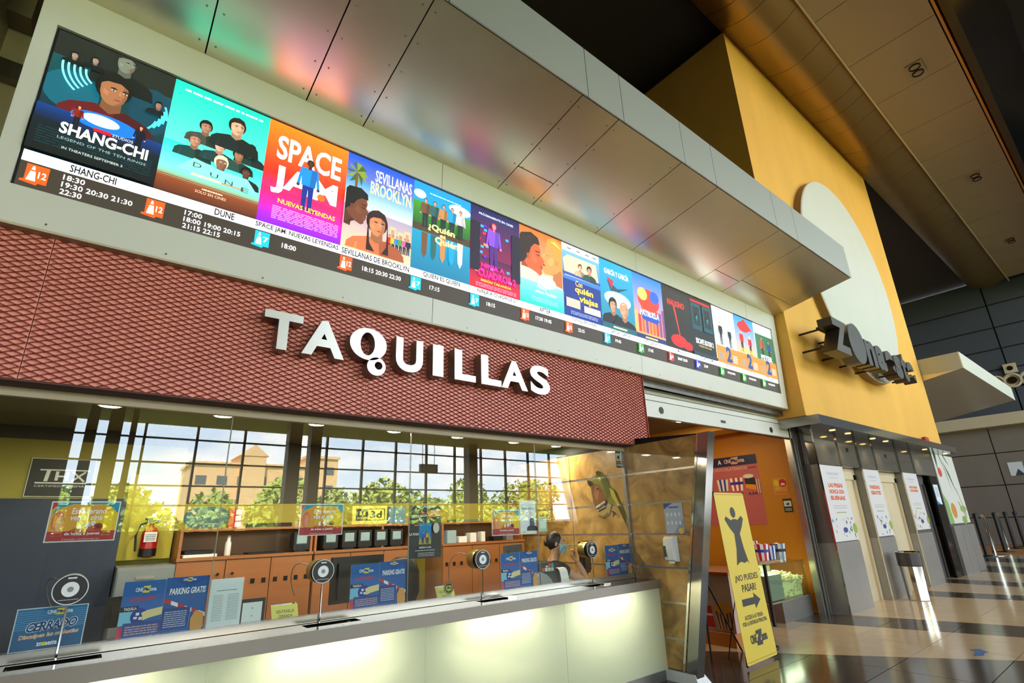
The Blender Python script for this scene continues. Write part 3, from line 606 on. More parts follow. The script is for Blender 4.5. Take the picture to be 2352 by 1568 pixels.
for k, fn in enumerate((a0, a1, a2, a3, a4, a5, a6, a7, a8, a9, a10, a11, a12, a13, a14)): panel(k, fn)
# ------------------------------------------------------------------ red expanded-metal fascia with the sign letters
MY = 3.92
fas = thing('mesh_fascia', 'dark red expanded metal fascia above the ticket windows', 'fascia', (2.0, MY, 2.48), kind='structure')
MX = [-3.0, -.45, 1.63, 2.70, 3.86, 5.39]; MZ0, MZ1 = 2.485, 3.405
def mesh_panel(x0, x1):
    mb = MB(); pw, ph = .085, .0365; w = .0085; d = .014
    nx = int(round((x1-x0)/pw)); pw = (x1-x0)/nx; nz = int((MZ1-MZ0)/ph); ph = (MZ1-MZ0)/nz
    for j in range(nz+1):                               # each strand is a zigzag tilted ribbon
        z = MZ0+j*ph
        for s in (1, -1):
            pts = []
            for i in range(2*nx+1):
                zz = z+(s*ph/2*(1 if i % 2 else 0)); zz = min(max(zz, MZ0), MZ1)
                pts.append((x0+i*pw/2, zz))
            base = len(mb.v)
            for x, zz in pts: mb.v += [(x, MY-d, zz-w*.5), (x, MY, zz+w*.5), (x, MY+.002, zz-w*.3)]
            for i in range(2*nx):
                a = base+3*i; b = a+3
                mb.f += [(a, b, b+1, a+1), (b, a, a+2, b+2)]; mb.mi += [0, 0]
    return mb
for a, b in zip(MX, MX[1:]):
    mesh_panel(a+.004, b-.004).build('mesh_panel', 'mesh_red', fas, fix=False)['kind'] = 'stuff'
    MB().box(a+.002, b-.002, MY+.001, MY+.012, MZ0, MZ1).build('back_sheet', 'mesh_back', fas)
MB().box(-3, 5.39, MY+.012, MY+.03, MZ0-.003, MZ1).build('core', 'gap_black', fas)
MB().box(-3, 5.39, MY-.012, 4.085, MZ0-.012, MZ0).build('underside', mat('mesh_under', '#5a3a30', .7), fas)
MB().box(5.392, 5.40, MY-.014, 4.08, MZ0-.012, MZ1).build('end_plate', 'mesh_red', fas)
MB().box(-3, 5.4, MY-.016, MY, MZ1, MZ1+.004).build('top_angle', 'cream', fas)

sign = thing('letter_sign', 'white metal sign letters reading TAQUILLAS on the red mesh', 'sign', (2.2, MY-.02, 2.70))
mat('letter_face', '#e6e3d8', .3, .35); mat('letter_side', '#8a7a6a', .35, .6)
YL0, YL1 = 3.79, 3.9
def letter3d(ch, x0, x1, z0, z1, bold=.035):
    v, f, r = glyphs(ch, bold, 6)
    mb = MB(); n = len(v)
    P = lambda q, y: (x0+(x1-x0)*q[0], y, z0+(z1-z0)*q[1])
    mb.v = [P(q, YL0) for q in v]+[P(q, YL1) for q in v]
    cnt = {}
    for p in f:
        mb.f.append(p); mb.mi.append(0); mb.f.append(tuple(n+k for k in reversed(p))); mb.mi.append(1)
        for a, b in zip(p, p[1:]+p[:1]): cnt[(a, b)] = 1
    for (a, b) in cnt:
        if (b, a) not in cnt: mb.f.append((b, a, n+a, n+b)); mb.mi.append(1)
    mb.build('letter', ['letter_face', 'letter_side'], sign)
BZ, CZ = 2.787+.1-.012, 3.08+.1
BZ = 2.785+.1; CZ = 3.08+.1
for ch, a, b in (('T', .774, 1.05), ('A', 1.056, 1.384), ('U', 1.83, 2.09), ('I', 2.19, 2.30), ('L', 2.42, 2.655), ('L', 2.72, 2.96), ('A', 2.963, 3.30), ('S', 3.34, 3.61)):
    letter3d(ch, a, b, BZ-(.008 if ch in 'US' else 0), CZ+(.008 if ch == 'S' else 0))
def ringprism(out, inn, parent):                        # closed outline with a hole, extruded
    mb = MB(); n = len(out)
    for k in range(n):
        l = (k+1) % n
        o0, o1, i0, i1 = out[k], out[l], inn[k], inn[l]; F = lambda q, y: (q[0], y, q[1])
        mb.face([F(o0, YL0), F(o1, YL0), F(i1, YL0), F(i0, YL0)], 0); mb.face([F(o0, YL1), F(i0, YL1), F(i1, YL1), F(o1, YL1)], 1)
        mb.face([F(o0, YL0), F(o0, YL1), F(o1, YL1), F(o1, YL0)], 1); mb.face([F(i0, YL0), F(i1, YL0), F(i1, YL1), F(i0, YL1)], 1)
    return mb
E_ = lambda cx, cz, rx, rz, n=40, rot=0: [(cx+rx*math.cos(2*math.pi*k/n)*math.cos(rot)-rz*math.sin(2*math.pi*k/n)*math.sin(rot), cz+rx*math.cos(2*math.pi*k/n)*math.sin(rot)+rz*math.sin(2*math.pi*k/n)*math.cos(rot)) for k in range(n)]
q = ringprism(E_(1.583, 3.06, .16, .138), E_(1.575, 3.06, .062, .10), sign)
t = ringprism(E_(1.66, 2.878, .082, .078, 24, .3), E_(1.678, 2.888, .034, .034, 24, .3), sign)
b = len(q.v); q.v += t.v; q.f += [tuple(b+k for k in f) for f in t.f]; q.mi += t.mi
q.build('letter', ['letter_face', 'letter_side'], sign)
# ------------------------------------------------------------------ shop entrance head: steel rail, roller shutter, jamb
head = thing('roller_shutter', 'white roller shutter rolled up above the shop entrance', 'shutter', (7.8, 4.12, 2.9))
for z0, z1 in ((3.25, 3.325), (3.165, 3.24), (2.93, 3.155)):
    MB().hexa([(5.42, 4.10, z0), (10.0, 4.10, z0+.03), (10.0, 4.16, z0+.03), (5.42, 4.16, z0), (5.42, 4.10, z1), (10.0, 4.10, z1+.03), (10.0, 4.16, z1+.03), (5.42, 4.16, z1)]).build('slat', 'white_panel', head)
MB().box(5.42, 10.0, 4.165, 4.2, 2.95, 3.39).build('backing', 'gap_black', head)
for x in (6.0, 9.2): MB().lathe([(.05, -.008), (.05, 0)], (x, 4.10, 3.045), 'y', 20).build('lock_cover', 'dark_frame', head)
MB().box(7.55, 7.68, 4.094, 4.1, 3.02, 3.06).build('maker_plate', 'black', head)
rail = thing('shutter_rail', 'worn steel guide rail along the top of the shop entrance', 'rail', (7.6, 4.05, 3.4))
MB().box(5.42, 9.95, 3.98, 4.2, 3.37, 3.394).box(5.42, 9.95, 3.98, 4.0, 3.36, 3.394).build('body', 'steel_dark', rail)
MB().box(5.42, 9.95, 3.975, 3.98, 3.3, 3.394).build('front_plate', mat('worn_steel', '#6a655c', .4, .7, noise=.4, nscale=9), rail)
jamb = thing('shutter_guide', 'steel guide channel standing at the right of the shop entrance', 'guide', (9.98, 4.15, 0))
MB().box(9.88, 9.93, 4.10, 4.2, 0, 3.3).build('channel', 'steel', jamb); MB().box(9.93, 9.96, 4.13, 4.2, 0, 3.3).build('groove', 'gap_black', jamb); MB().box(9.96, 10.02, 4.08, 4.2, 0, 3.3).build('channel', 'steel', jamb); MB().box(10.02, 10.05, 4.12, 4.2, 0, 3.3).build('groove', 'gap_black', jamb); MB().box(10.05, 10.1, 4.08, 4.2, 0, 3.3).build('channel', 'steel', jamb)
# ------------------------------------------------------------------ ticket booth shell
XW, GY = 5.084, 4.1
mat('olive', '#a6983a', .6); mat('navy', '#2c3448', .5); mat('booth_ceil', '#7a745c', .7, noise=.05)
mat('stone', '#d6ac64', .3, 0, .5, noise=.5, nscale=2.6, col2='#7e5c2e', coat=.2, dist=2.2, span=.24)
mat('cabinet', '#ad6c3c', .35, noise=.16, nscale=2.5, stretch=(.5, 1, 6)); mat('cabinet_dark', '#a07450', .45)
mat('desk', '#4a4a48', .4); mat('grey_metal', '#8a8d8c', .4, .4); mat('brass', '#b8a468', .3, .9)
mat('monitor_black', '#1d1c1b', .4); mat('monitor_grey', '#55585a', .45); mat('red_gloss', '#b01c18', .25); mat('red', '#b8302a', .5)
mat('counter_steel', '#34342f', .1, .9, noise=.1, nscale=3); mat('screen_pale', '#8fa3a3', .3, em='#b8ccd0', es=.1)
mat('booth_dark', '#4c473b', .7)
wb = struct('wall_back', MB().box(-3, .72, 6.4, 6.5, 0, 2.5).box(.72, XW, 6.4, 6.5, 0, 1.92), 'olive', 'olive yellow lower back wall inside the ticket booth', 'wall')
struct('wall_back_upper', MB().box(-3, .72, 6.4, 6.5, 2.5, 2.75).box(.72, XW, 6.4, 6.5, 1.92, 2.75), 'booth_dark', 'dark brown upper back wall inside the ticket booth', 'wall')
struct('wall_partition', MB().box(-3, .26, 6.05, 6.39, 0, 1.95), 'navy', 'dark navy lower partition inside the booth', 'wall')
struct('wall_booth', MB().box(-3.1, -3.0, 4.1, 6.5, 0, 2.75), 'olive', 'olive side wall at the hidden end of the booth', 'wall')
bc = struct('ceiling_booth', MB().box(-3, XW-.03, 4.15, 6.39, 2.62, 2.75), 'booth_ceil', 'pale low ceiling of the ticket booth with round lamps', 'ceiling')
for k, x in enumerate((-.01, .8, 1.63, 2.47, 3.29, 4.15, 4.9)):
    t = thing('downlight', 'round white downlight in the booth ceiling, number %s from the left' % ('one', 'two', 'three', 'four', 'five', 'six', 'seven')[k], 'lamp', (x, 5.08, 2.6), 'booth downlights')
    MB().lathe([(.085, -.006), (.085, .0)], (x, 5.08, 2.619)).build('rim', 'white_plastic', t); MB().lathe([(.068, -.004), (.068, .0)], (x, 5.08, 2.612)).build('lens', 'lamp', t)
    l = bpy.data.lights.new('downlight', 'AREA'); l.shape = 'DISK'; l.size = .13; l.energy = 9; l.color = (1, .88, .66)
    o = bpy.data.objects.new('downlight_beam', l); COL.objects.link(o); o.location = (x, 5.08, 2.598)
# stone side wall with steel strips, running out past the glass to the leaning steel fin
side = thing('wall_right', 'tawny stone slab wall with steel strips at the end of the booth', 'wall', (XW, 4.6, 0), kind='structure')
zst = [.1, .40, .75, 1.10, 1.45, 1.79, 2.14, 2.49]
yf = lambda z: 3.56-(.52)*(z-.1)/2.38                  # leaning front edge of the wall
for a, b in zip(zst, zst[1:]):
    for y0a, y0b, y1 in ((yf(a), yf(b), GY-.012), (GY+.02, GY+.02, 5.05), (5.056, 5.056, 6.4)):
        MB().hexa([(XW, y0a, a+.012), (XW+.05, y0a, a+.012), (XW+.05, y1-.003, a+.012), (XW, y1-.003, a+.012), (XW, y0b, b-.012), (XW+.05, y0b, b-.012), (XW+.05, y1-.003, b-.012), (XW, y1-.003, b-.012)]).build('slab', 'stone', side)
for z in zst[1:-1]:
    MB().box(XW+.006, XW+.02, yf(z)+.01, 6.39, z-.012, z+.012).build('strip', 'steel', side)
MB().hexa([(XW+.02, yf(.1), .0), (XW+.07, yf(.1), .0), (XW+.07, 6.4, .0), (XW+.02, 6.4, .0), (XW+.02, yf(2.49), 2.49), (XW+.07, yf(2.49), 2.49), (XW+.07, 6.4, 2.75), (XW+.02, 6.4, 2.75)]).build('core', 'gap_black', side)
fin = thing('steel_fin', 'polished steel fin leaning outward beside the shop entrance', 'pillar', (XW, 3.4, 0))
MB().hexa([(XW-.012, yf(0)-.12, .0), (XW+.12, yf(0)-.12, .0), (XW+.12, yf(0), .0), (XW-.012, yf(0), .0), (XW-.012, yf(2.49)-.12, 2.49), (XW+.12, yf(2.49)-.12, 2.49), (XW+.12, yf(2.49), 2.49), (XW-.012, yf(2.49), 2.49)]).build('body', 'mirror_steel', fin)
MB().hexa([(XW-.018, yf(0)-.005, .1), (XW-.012, yf(0)-.005, .1), (XW-.012, yf(0)+.02, .1), (XW-.018, yf(0)+.02, .1), (XW-.018, yf(2.49)-.005, 2.49), (XW-.012, yf(2.49)-.005, 2.49), (XW-.012, yf(2.49)+.02, 2.49), (XW-.018, yf(2.49)+.02, 2.49)]).build('edge_trim', 'chrome', fin)
MB().hexa([(XW-.02, yf(0)-.16, 0), (XW+.2, yf(0)-.16, 0), (XW+.2, yf(0)+.25, 0), (XW-.02, yf(0)+.25, 0), (XW-.02, yf(0)-.12, .1), (XW+.13, yf(0)-.12, .1), (XW+.13, yf(0)+.25, .1), (XW-.02, yf(0)+.25, .1)]).build('base_shoe', 'white_plastic', fin)

# ------------------------------------------------------------------ booth glazing
gl = thing('window_2', 'frameless glass front of the ticket booth reflecting the hall windows', 'window', (2.2, GY, 1.0), kind='structure')
for a, b in ((-2.2, -.745), (-.737, .706), (.714, 2.153), (2.161, 3.616), (3.624, XW-.03)):
    MB().box(a, b, GY-.005, GY+.005, 1.03, 2.52).build('pane', 'booth_glass', gl)
for x in (-.741, .71, 2.157, 3.62): MB().box(x-.002, x+.002, GY-.006, GY+.006, 1.03, 2.5).build('joint_seal', mat('seal', '#8a8d80', .3), gl)
MB().box(-2.2, XW, GY-.022, GY+.022, 2.42, 2.474).build('head_rail', 'cream', gl)
MB().box(-2.2, XW-.02, GY-.02, GY+.02, .98, 1.03).build('sill_rail', 'steel', gl)
MB().box(XW-.03, XW-.002, GY-.02, GY+.02, .98, 2.5).build('end_post', 'steel', gl)

# ------------------------------------------------------------------ counter
ct = thing('ticket_counter', 'steel topped ticket counter with glowing frosted glass front', 'counter', (2.2, 3.8, 0))
YC = 3.752; ZC = .977
slots = ((-.21, .19), (1.30, 1.69), (2.78, 3.17), (4.12, 4.44))
top = MB().box(-2.4, XW-.02, YC, 3.9, ZC-.03, ZC).box(-2.4, XW-.02, 4.03, GY+.03, ZC-.03, ZC)
xs = [-2.4]+[v for s_ in slots for v in s_]+[XW-.02]
for a, b in zip(xs[::2], xs[1::2]): top.box(a, b, 3.9, 4.03, ZC-.03, ZC)
MB().box(-2.4, XW-.02, YC-.004, YC+.008, ZC-.085, ZC+.001).build('front_lip', mat('lip_steel', '#8f8578', .32, .6), ct)
top.build('worktop', 'counter_steel', ct)
for a, b in slots: MB().box(a, b, 3.9, 4.03, ZC-.075, ZC-.07).box(a, b, 4.026, 4.03, ZC-.07, ZC-.03).box(a, b, 3.9, 3.904, ZC-.07, ZC-.03).build('cash_tray', 'brass', ct)
for a, b in slots[2:]: MB().box(b-.11, b-.01, 3.91, 4.0, ZC-.04, ZC+.012).build('tray_lip', 'chrome', ct)
fr = bpy.data.materials.new('frosted'); fr.use_nodes = True; MATS['frosted'] = fr
nt2 = fr.node_tree; nt2.nodes.clear(); tl = N(nt2, 'ShaderNodeBsdfTranslucent'); tl.inputs[0].default_value = (.9, .92, .8, 1); df = N(nt2, 'ShaderNodeBsdfPrincipled'); df.inputs['Base Color'].default_value = (*lin('#b9c2a8'), 1); df.inputs['Roughness'].default_value = .25
mi2 = N(nt2, 'ShaderNodeMixShader'); mi2.inputs[0].default_value = .55; ou2 = N(nt2, 'ShaderNodeOutputMaterial')
nt2.links.new(tl.outputs[0], mi2.inputs[1]); nt2.links.new(df.outputs[0], mi2.inputs[2]); nt2.links.new(mi2.outputs[0], ou2.inputs[0])
for a, b in ((-2.2, -.741), (-.741, .71), (.71, 2.157), (2.157, 3.62), (3.62, XW+.001)):
    MB().box(a+.003, b-.003, 3.79, 3.80, .1, ZC-.03).build('frosted_panel', 'frosted', ct)
MB().box(-2.4, XW-.03, 3.80, 3.83, 0, .1).build('kick_plate', 'steel_dark', ct)
MB().box(-2.4, XW-.03, 4.06, 4.09, 0, ZC-.08).build('inner_wall', mat('box_white', '#e8e8e0', .7), ct)
for a in (-1.47, -.02, 1.43, 2.89, 4.2):                 # tube lamps behind the frosted panels
    l = bpy.data.lights.new('counter_tube', 'AREA'); l.shape = 'RECTANGLE'; l.size = .75; l.size_y = .05; l.energy = 16; l.color = (1, .93, .78)
    o = bpy.data.objects.new('counter_tube', l); COL.objects.link(o); o.location = (a, 3.93, .86); o.rotation_euler = Vector((0, -.8, -.45)).to_track_quat('-Z', 'Y').to_euler()
dk = thing('staff_desk', 'dark grey desk running behind the booth glass', 'desk', (2, 4.45, .9))
MB().box(-2.9, 3.8, 4.14, 4.8, .90, .94).box(3.8, 4.52, 4.14, 4.4, .9, .94).box(4.52, XW-.04, 4.14, 4.8, .9, .94).build('top', 'desk', dk); MB().box(-2.9, 3.8, 4.76, 4.8, .3, .9).build('modesty_panel', 'desk', dk)
for x in (-2.8, -.7, .75, 2.2, 3.65, 5.0): MB().box(x, x+.035, 4.2, 4.38, 0, .9).build('leg', 'desk', dk)

# ------------------------------------------------------------------ talk-through speakers
W4 = ('beside the CERRADO sign', 'beside the yellow closed-window card', 'beside the round IN sticker', 'in front of the masked cashier')
def speaker(x, z, lab):
    t = thing('window_speaker', 'round black speaker disc with white ring and brass body '+lab, 'speaker', (x, GY-.04, .977), 'booth window speakers')
    MB().lathe([(.078, -.02), (.083, -.012), (.083, 0)], (x, GY-.022, z), 'y', 32).build('disc', 'black', t)
    p = Print((x-.1, GY-.0426, z-.1), (.2, 0, 0), (0, 0, .2)); p.ring(.5, .5, .385, .41, '#d8d8d0', n=36); p.ell(.5, .5, .2, .2, '#e8e8e4', 28); p.ell(.5, .5, .075, .075, '#8a8a86', 18); p.small(.4, .78, .6, .83, 1, '#e8e8e4', .9); p.small(.28, .22, .72, .26, 1, '#c8c8c4', .4)
    p.build('face_print', 'print', t)
    MB().lathe([(.08, 0), (.082, .02), (.08, .10), (.05, .115)], (x, GY+.008, z), 'y', 28).build('body', 'brass', t, smooth=False)
    MB().cyl((x, GY-.033, .977), (x, GY-.033, z-.07), .006, n=10).build('rod', 'chrome', t)
    MB().tube([(x-.03-.09*math.sin(q*.4), GY+.1+.05*q, z+.02+.05*math.sin(q*.6)-.0027*q*q) for q in range(9)], .004).build('cable', 'grey_metal', t)
for (x, z), lb in zip(((-.01, 1.332), (1.439, 1.319), (2.894, 1.311), (4.352, 1.317)), W4): speaker(x, z, lb)

# ------------------------------------------------------------------ posters and notices behind the glass
PY = GY+.012
def gs(name, lab, cat, x0, x1, z0, z1, y=PY, group=None): return sheet(name, lab, cat, (x0, y, z0), (x1-x0, 0, 0), (0, 0, z1-z0), group=group)
def logo_cine(p, x0, y0, x1, y1, c='#e8ecf0', k='#e8d24a'):
    w = x1-x0; h = y1-y0
    p.text('CINE', x0, y0+h*.2, x0+w*.36, y0+h*.8, c, .03); p.poly([(x0+w*.36, y0+h), (x0+w*.72, y0+h*1.05), (x0+w*.7, y0+h*.8), (x0+w*.56, y0+h*.3), (x0+w*.68, y0+h*.28), (x0+w*.66, y0-h*.02), (x0+w*.34, y0), (x0+w*.36, y0+h*.2), (x0+w*.52, y0+h*.75), (x0+w*.38, y0+h*.76)], k)
    p.ell(x0+w*.53, y0+h*.5, w*.07, h*.2, '#2a3a6a', 14); p.text('ona', x0+w*.66, y0+h*.2, x1, y0+h*.66, c, .03)
for (x0, x1, z0, z1), lb in zip(((-.18, .15, 1.59, 1.822), (1.25, 1.584, 1.573, 1.804), (3.045, 3.386, 1.507, 1.745)), ('above the CERRADO sign', 'beside the yellow 3d box', 'beside the mask notice')):
    t, p = gs('promo_poster', 'orange and yellow summer cinema price poster on the glass '+lb, 'poster', x0, x1, z0, z1, group='summer price posters')
    p.rect(0, 0, 1, 1, '#e8eee8'); p.grad(.02, .03, .98, .97, '#e8a03a', '#f0b83a'); p.poly([(.55, .22), (.98, .22), (.98, .97), (.5, .97)], '#f4c91e'); p.poly([(.02, .78), (.12, .97), (.02, .97)], '#c8303a'); p.poly([(.04, .66), (.1, .8), (.3, .93), (.8, .92), (.98, .7), (.98, .97), (.1, .97)], '#1f9cb8'); p.poly([(.1, .78), (.3, .91), (.78, .9), (.9, .78), (.6, .6), (.2, .6)], '#f0a630')
    p.ell(.14, .5, .09, .26, '#e87a4a'); p.ell(.16, .46, .05, .2, '#f0a07a'); p.rect(.02, .03, .98, .26, '#b8383a'); p.poly([(.3, .26), (.5, .42), (.72, .4), (.78, .26)], '#c8642a'); p.ell(.72, .36, .07, .09, '#b83028'); p.ell(.72, .36, .03, .04, '#30343a')
    p.text('Este verano', .3, .68, .8, .83, '#ffffff', .02, shear=.15); p.text('ven al cine', .3, .52, .76, .67, '#ffffff', .02, shear=.15); p.text('a 4\u20ac', .42, .31, .68, .5, '#ffffff', .04, shear=.15); p.text('de lunes a jueves', .26, .145, .76, .235, '#ffffff', .02); p.text('Consulta condiciones en', .24, .05, .76, .09, '#f0d8d0')
    logo_cine(p, .44, .87, .6, .93); p.build('print', 'print', t)
t, p = gs('closed_sign', 'blue CERRADO closed sign standing at the bottom of the glass', 'sign', -.22, .09, 1.028, 1.245)
p.rect(0, 0, 1, 1, '#cfe0dc'); p.grad(.015, .02, .985, .98, '#2a5f8c', '#1f6fa8')
for q in range(9): p.rect(.015, .5+q*.05, .985, .515+q*.05, '#5aa0c8')
p.text('CERRADO', .17, .42, .88, .66, '#e8f4f8', .09, 3, .2, .06); p.text('CERRADO', .18, .43, .87, .65, '#17407c', .03, 3, .2, .06); p.text('Disculpen las molestias', .1, .25, .92, .38, '#f4ead8', .05, 2, .15, .05); p.text('Disculpen las molestias', .105, .255, .915, .375, '#d87a1e', .0, 2, .15, .05)
logo_cine(p, .42, .8, .78, .95); p.text('zonaeste', .36, .1, .64, .2, '#e8ecf0', .03); p.ell(.46, .14, .03, .045, '#c8d42a'); p.build('print', 'print', t)
for k, (x0, xm, x1) in enumerate(((.245, .462, .703), (1.675, 1.912, 2.148), (3.139, 3.372, 3.603), (4.61, 4.836, 5.045))):
    lb = ('beside the CERRADO window', 'beside the yellow closed-window card', 'between the IN sticker and the cashier', 'next to the stone wall')[k]
    t, p = gs('notice_sheet', 'blue attention notice with a cartoon hand '+lb, 'notice', x0, xm-.001, 1.03, 1.345, group='blue attention notices')
    p.rect(0, 0, 1, 1, '#1d68ac'); p.grad(0, .4, 1, 1, '#2a6ab8', '#1c64a8'); logo_cine(p, .28, .78, .78, .9); p.text('\u00a1ATENCI\u00d3N!', .18, .62, .8, .72, '#d8343c', .03)
    p.rect(0, .46, .42, .55, '#141a2c'); p.text('TAQUILLA', .08, .475, .38, .535, '#f0f0f0', .03); p.rect(0, .22, .34, .46, '#7fc8e0'); p.ell(.46, .36, .2, .15, '#2a3a9c')
    p.poly([(.5, .42), (.64, .46), (1, .5), (1, .36), (.7, .32), (.56, .28), (.54, .36)], '#e8d89a'); p.rect(.38, .38, .46, .43, '#e8f0e0'); p.rect(.46, .3, .54, .35, '#e8f0e0'); p.rect(.34, .32, .42, .36, '#e8f0e0')
    p.rect(0, 0, .12, .2, '#c83a4a'); p.rect(.12, .02, 1, .26, '#2f4f94'); p.small(.18, .05, .95, .22, 4, '#b89a9a', .5, k); p.build('print', 'print', t)
    t, p = gs('notice_sheet', 'blue free parking notice with a striped barrier '+lb, 'notice', xm+.001, x1, 1.03, 1.35, group='blue parking notices')
    p.rect(0, 0, 1, 1, '#1b5fa6'); p.poly([(.1, 1), (.5, .8), (1, .95), (1, 1)], '#15529a'); logo_cine(p, .38, .91, .68, .98); p.text('PARKING GRATIS', .1, .68, .94, .8, '#f4f6f4', .03, 2, .12)
    for q in range(6):
        x = q*.165; p.poly([(x, .63-q*.055), (x+.165, .575-q*.055), (x+.165, .505-q*.055), (x, .56-q*.055)], '#c8303a' if q % 2 == 0 else '#eef0ee')
    p.rect(.0, .06, .62, .44, '#24468c'); p.rect(.62, .04, .635, .44, '#5a9ad0'); p.small(.06, .1, .56, .4, 8, '#c0cce0', .4, 30+k); p.poly([(.68, 0), (.66, .22), (.76, .36), (.95, .3), (.98, .06), (.94, 0)], '#d89a4a'); p.build('print', 'print', t)
t, p = gs('price_list', 'white paper list taped to the glass beside the first joint', 'paper', .716, .916, 1.015+.015, 1.32); p.rect(0, 0, 1, 1, '#e2ebe9'); p.small(.2, .74, .8, .77, 1, '#6a7472', .5); p.small(.12, .12, .42, .68, 16, '#8a9492', .3, 2); p.small(.55, .12, .9, .68, 16, '#8a9492', .3, 3); p.build('print', 'print', t)
t, p = gs('paper_slip', 'small white card in a dark holder below the paper list', 'card', .93, 1.055, 1.03, 1.152, PY+.02); p.rect(0, 0, 1, 1, '#dfe8e4'); p.ell(.5, .7, .03, .03, '#30343a'); p.ell(.5, .3, .03, .03, '#30343a'); p.build('print', 'print', t)
MB().prism([(.922, PY+.024, 1.03), (1.075, PY+.024, 1.03), (1.075, PY+.024, 1.175), (.922, PY+.024, 1.175)], (0, .004, 0)).build('holder', 'black', t)
for k, (x0, x1, lb) in enumerate(((1.15, 1.34, 'at the second window'), (2.505, 2.70, 'behind the round IN sticker'))):
    o = Vector((x0, PY+.06, .945)); u = Vector((x1-x0, .02, 0)); v = Vector((-.012, .05, .155))
    t, p = sheet('closed_card', 'yellow VENTANILLA CERRADA card on a clear stand '+lb, 'sign', o, u, v, group='closed window cards'); p.rect(0, 0, 1, 1, '#e6df6e'); p.text('VENTANILLA', .16, .66, .86, .8, '#5a5c3a', .01); p.text('CERRADA', .24, .47, .78, .6, '#5a5c3a', .01); p.small(.25, .3, .75, .34, 1, '#8a8c5a', .5); p.ell(.5, .14, .05, .06, '#c8c8a0'); p.build('print', 'print', t)
    n = u.cross(v).normalized(); MB().prism([o-n*.003, o+u-n*.003, o+u+v*1.06-n*.003, o+v*1.06-n*.003], -n*.004).build('stand', 'case_glass', t)
t, p = gs('escape_poster', 'dark poster with orange corner for an escape room game', 'poster', 2.164, 2.482, 1.355, 1.79); p.rect(0, 0, 1, 1, '#3c3a36'); p.text('OTAKUS', .22, .955, .78, 1.0, '#e8e8e4', .03); p.poly([(0, .7), (.58, .76), (.58, .9), (0, .86)], '#262422'); p.poly([(.58, .76), (1, .8), (1, .93), (.58, .9)], '#e07a2e'); p.small(.28, .84, .56, .87, 1, '#d8443a', .9); p.text('ESCAPE ROOM', .08, .75, .54, .8, '#f0f0ec', .02, rise=.03); p.small(.66, .875, .9, .9, 1, '#f8e8d8', .9); p.text('5 SALAS', .66, .82, .92, .855, '#f8e8d8', .02, rise=.02)
p.rect(.3, .26, .68, .66, '#178ac0'); p.grad(.3, .26, .68, .42, '#c8b02a', '#2a8a9a'); p.figure(.42, .28, .22, '#3a6ad0', '#2a3a5a'); p.figure(.56, .28, .22, '#d8a83a', '#5a3a2a'); p.ell(.82, .56, .1, .1, '#c8c4b4'); p.ell(.2, .62, .07, .015, '#d85a3a'); p.text('LA FUGA', .0, .43, .28, .48, '#e8e8e4', .02); p.text('RESERVA YA EN', .3, .185, .66, .215, '#e8e8e4', .02); p.small(.18, .14, .78, .165, 1, '#c8c8c4', .5); p.small(.26, .04, .76, .12, 3, '#b8b8b4', .4); p.build('print', 'print', t)
t, p = gs('mask_notice', 'white MASCARILLA notice with a person wearing a mask', 'notice', 3.392, 3.612, 1.505, 1.84); p.rect(0, 0, 1, 1, '#e0a848'); p.rect(.02, .02, .98, .98, '#eef0f4'); p.small(.12, .8, .8, .86, 2, '#e8d8b0', .4); p.text('MASCARILLA', .14, .72, .9, .77, '#3a4a7a', .02); p.small(.12, .58, .75, .67, 3, '#e0b090', .35); p.bust(.72, .36, .32, '#b87a5a', '#2a1c18', '#4a4238'); p.ell(.72, .31, .13, .07, '#33507a'); logo_cine(p, .1, .05, .34, .1, '#a8b0b8'); p.build('print', 'print', t)
t, p = gs('code_sticker', 'small pale green sticker on the glass above the cashier', 'sticker', 3.642, 3.754, 1.526, 1.671); p.rect(0, 0, 1, 1, '#b8d8bc'); p.rect(.12, .22, .88, .74, '#e4efe2'); p.small(.15, .86, .85, .92, 1, '#7aa080', .5); p.build('print', 'print', t)
t, p = gs('camera_sticker', 'green and white camera notice sticker at the top of the end pane', 'sticker', 4.95, 5.05, 2.225, 2.435); p.rect(0, 0, 1, 1, '#2a2c24'); p.rect(.05, .85, .95, .98, '#2f7a3c'); p.rect(.08, .38, .92, .83, '#e8ecdf'); p.poly([(.25, .62), (.6, .72), (.72, .58), (.36, .46)], '#22241e'); p.rect(.55, .44, .72, .5, '#22241e'); p.rect(.08, .24, .92, .33, '#e88a3a'); p.rect(.08, .08, .92, .2, '#c8ccb8'); p.build('print', 'print', t)
t = thing('round_sticker', 'round black and yellow IN sticker on the booth glass', 'sticker', (2.562, GY+.01, 1.1)); MB().lathe([(.05, 0), (.05, .002)], (2.562, GY+.008, 1.099), 'y', 28).build('backing', 'black', t)
p = Print((2.512, GY+.0076, 1.049), (.1, 0, 0), (0, 0, .1)); p.ring(.5, .5, .4, .44, '#d8d23a', n=30); p.poly([(.24, .68), (.76, .68), (.76, .36), (.5, .24), (.24, .36)], '#d8d23a'); p.text('IN', .33, .4, .68, .62, '#16140f', .06); p.build('print', 'print', t)

# ------------------------------------------------------------------ fittings on the stone wall
t, p = sheet('price_notice', 'pale notice sheet with two rows of icons on the stone wall', 'notice', (XW-.004, 3.60, 1.455), (0, -.235, 0), (0, .0, .32)); p.rect(0, 0, 1, 1, '#a8b4c8'); p.poly([(0, 1), (0, .8), (.5, 1)], '#2f5a9c'); p.poly([(1, 0), (1, .5), (.4, 0)], '#8a98b0')
for r in range(2):
    for c in range(4): p.ell(.16+c*.22, .62-r*.28, .07, .07, '#d0d8e0', 12)
p.small(.3, .84, .8, .9, 1, '#3a5a9a', .7); p.ell(.82, .08, .14, .1, '#d8b04a'); p.build('print', 'print', t)
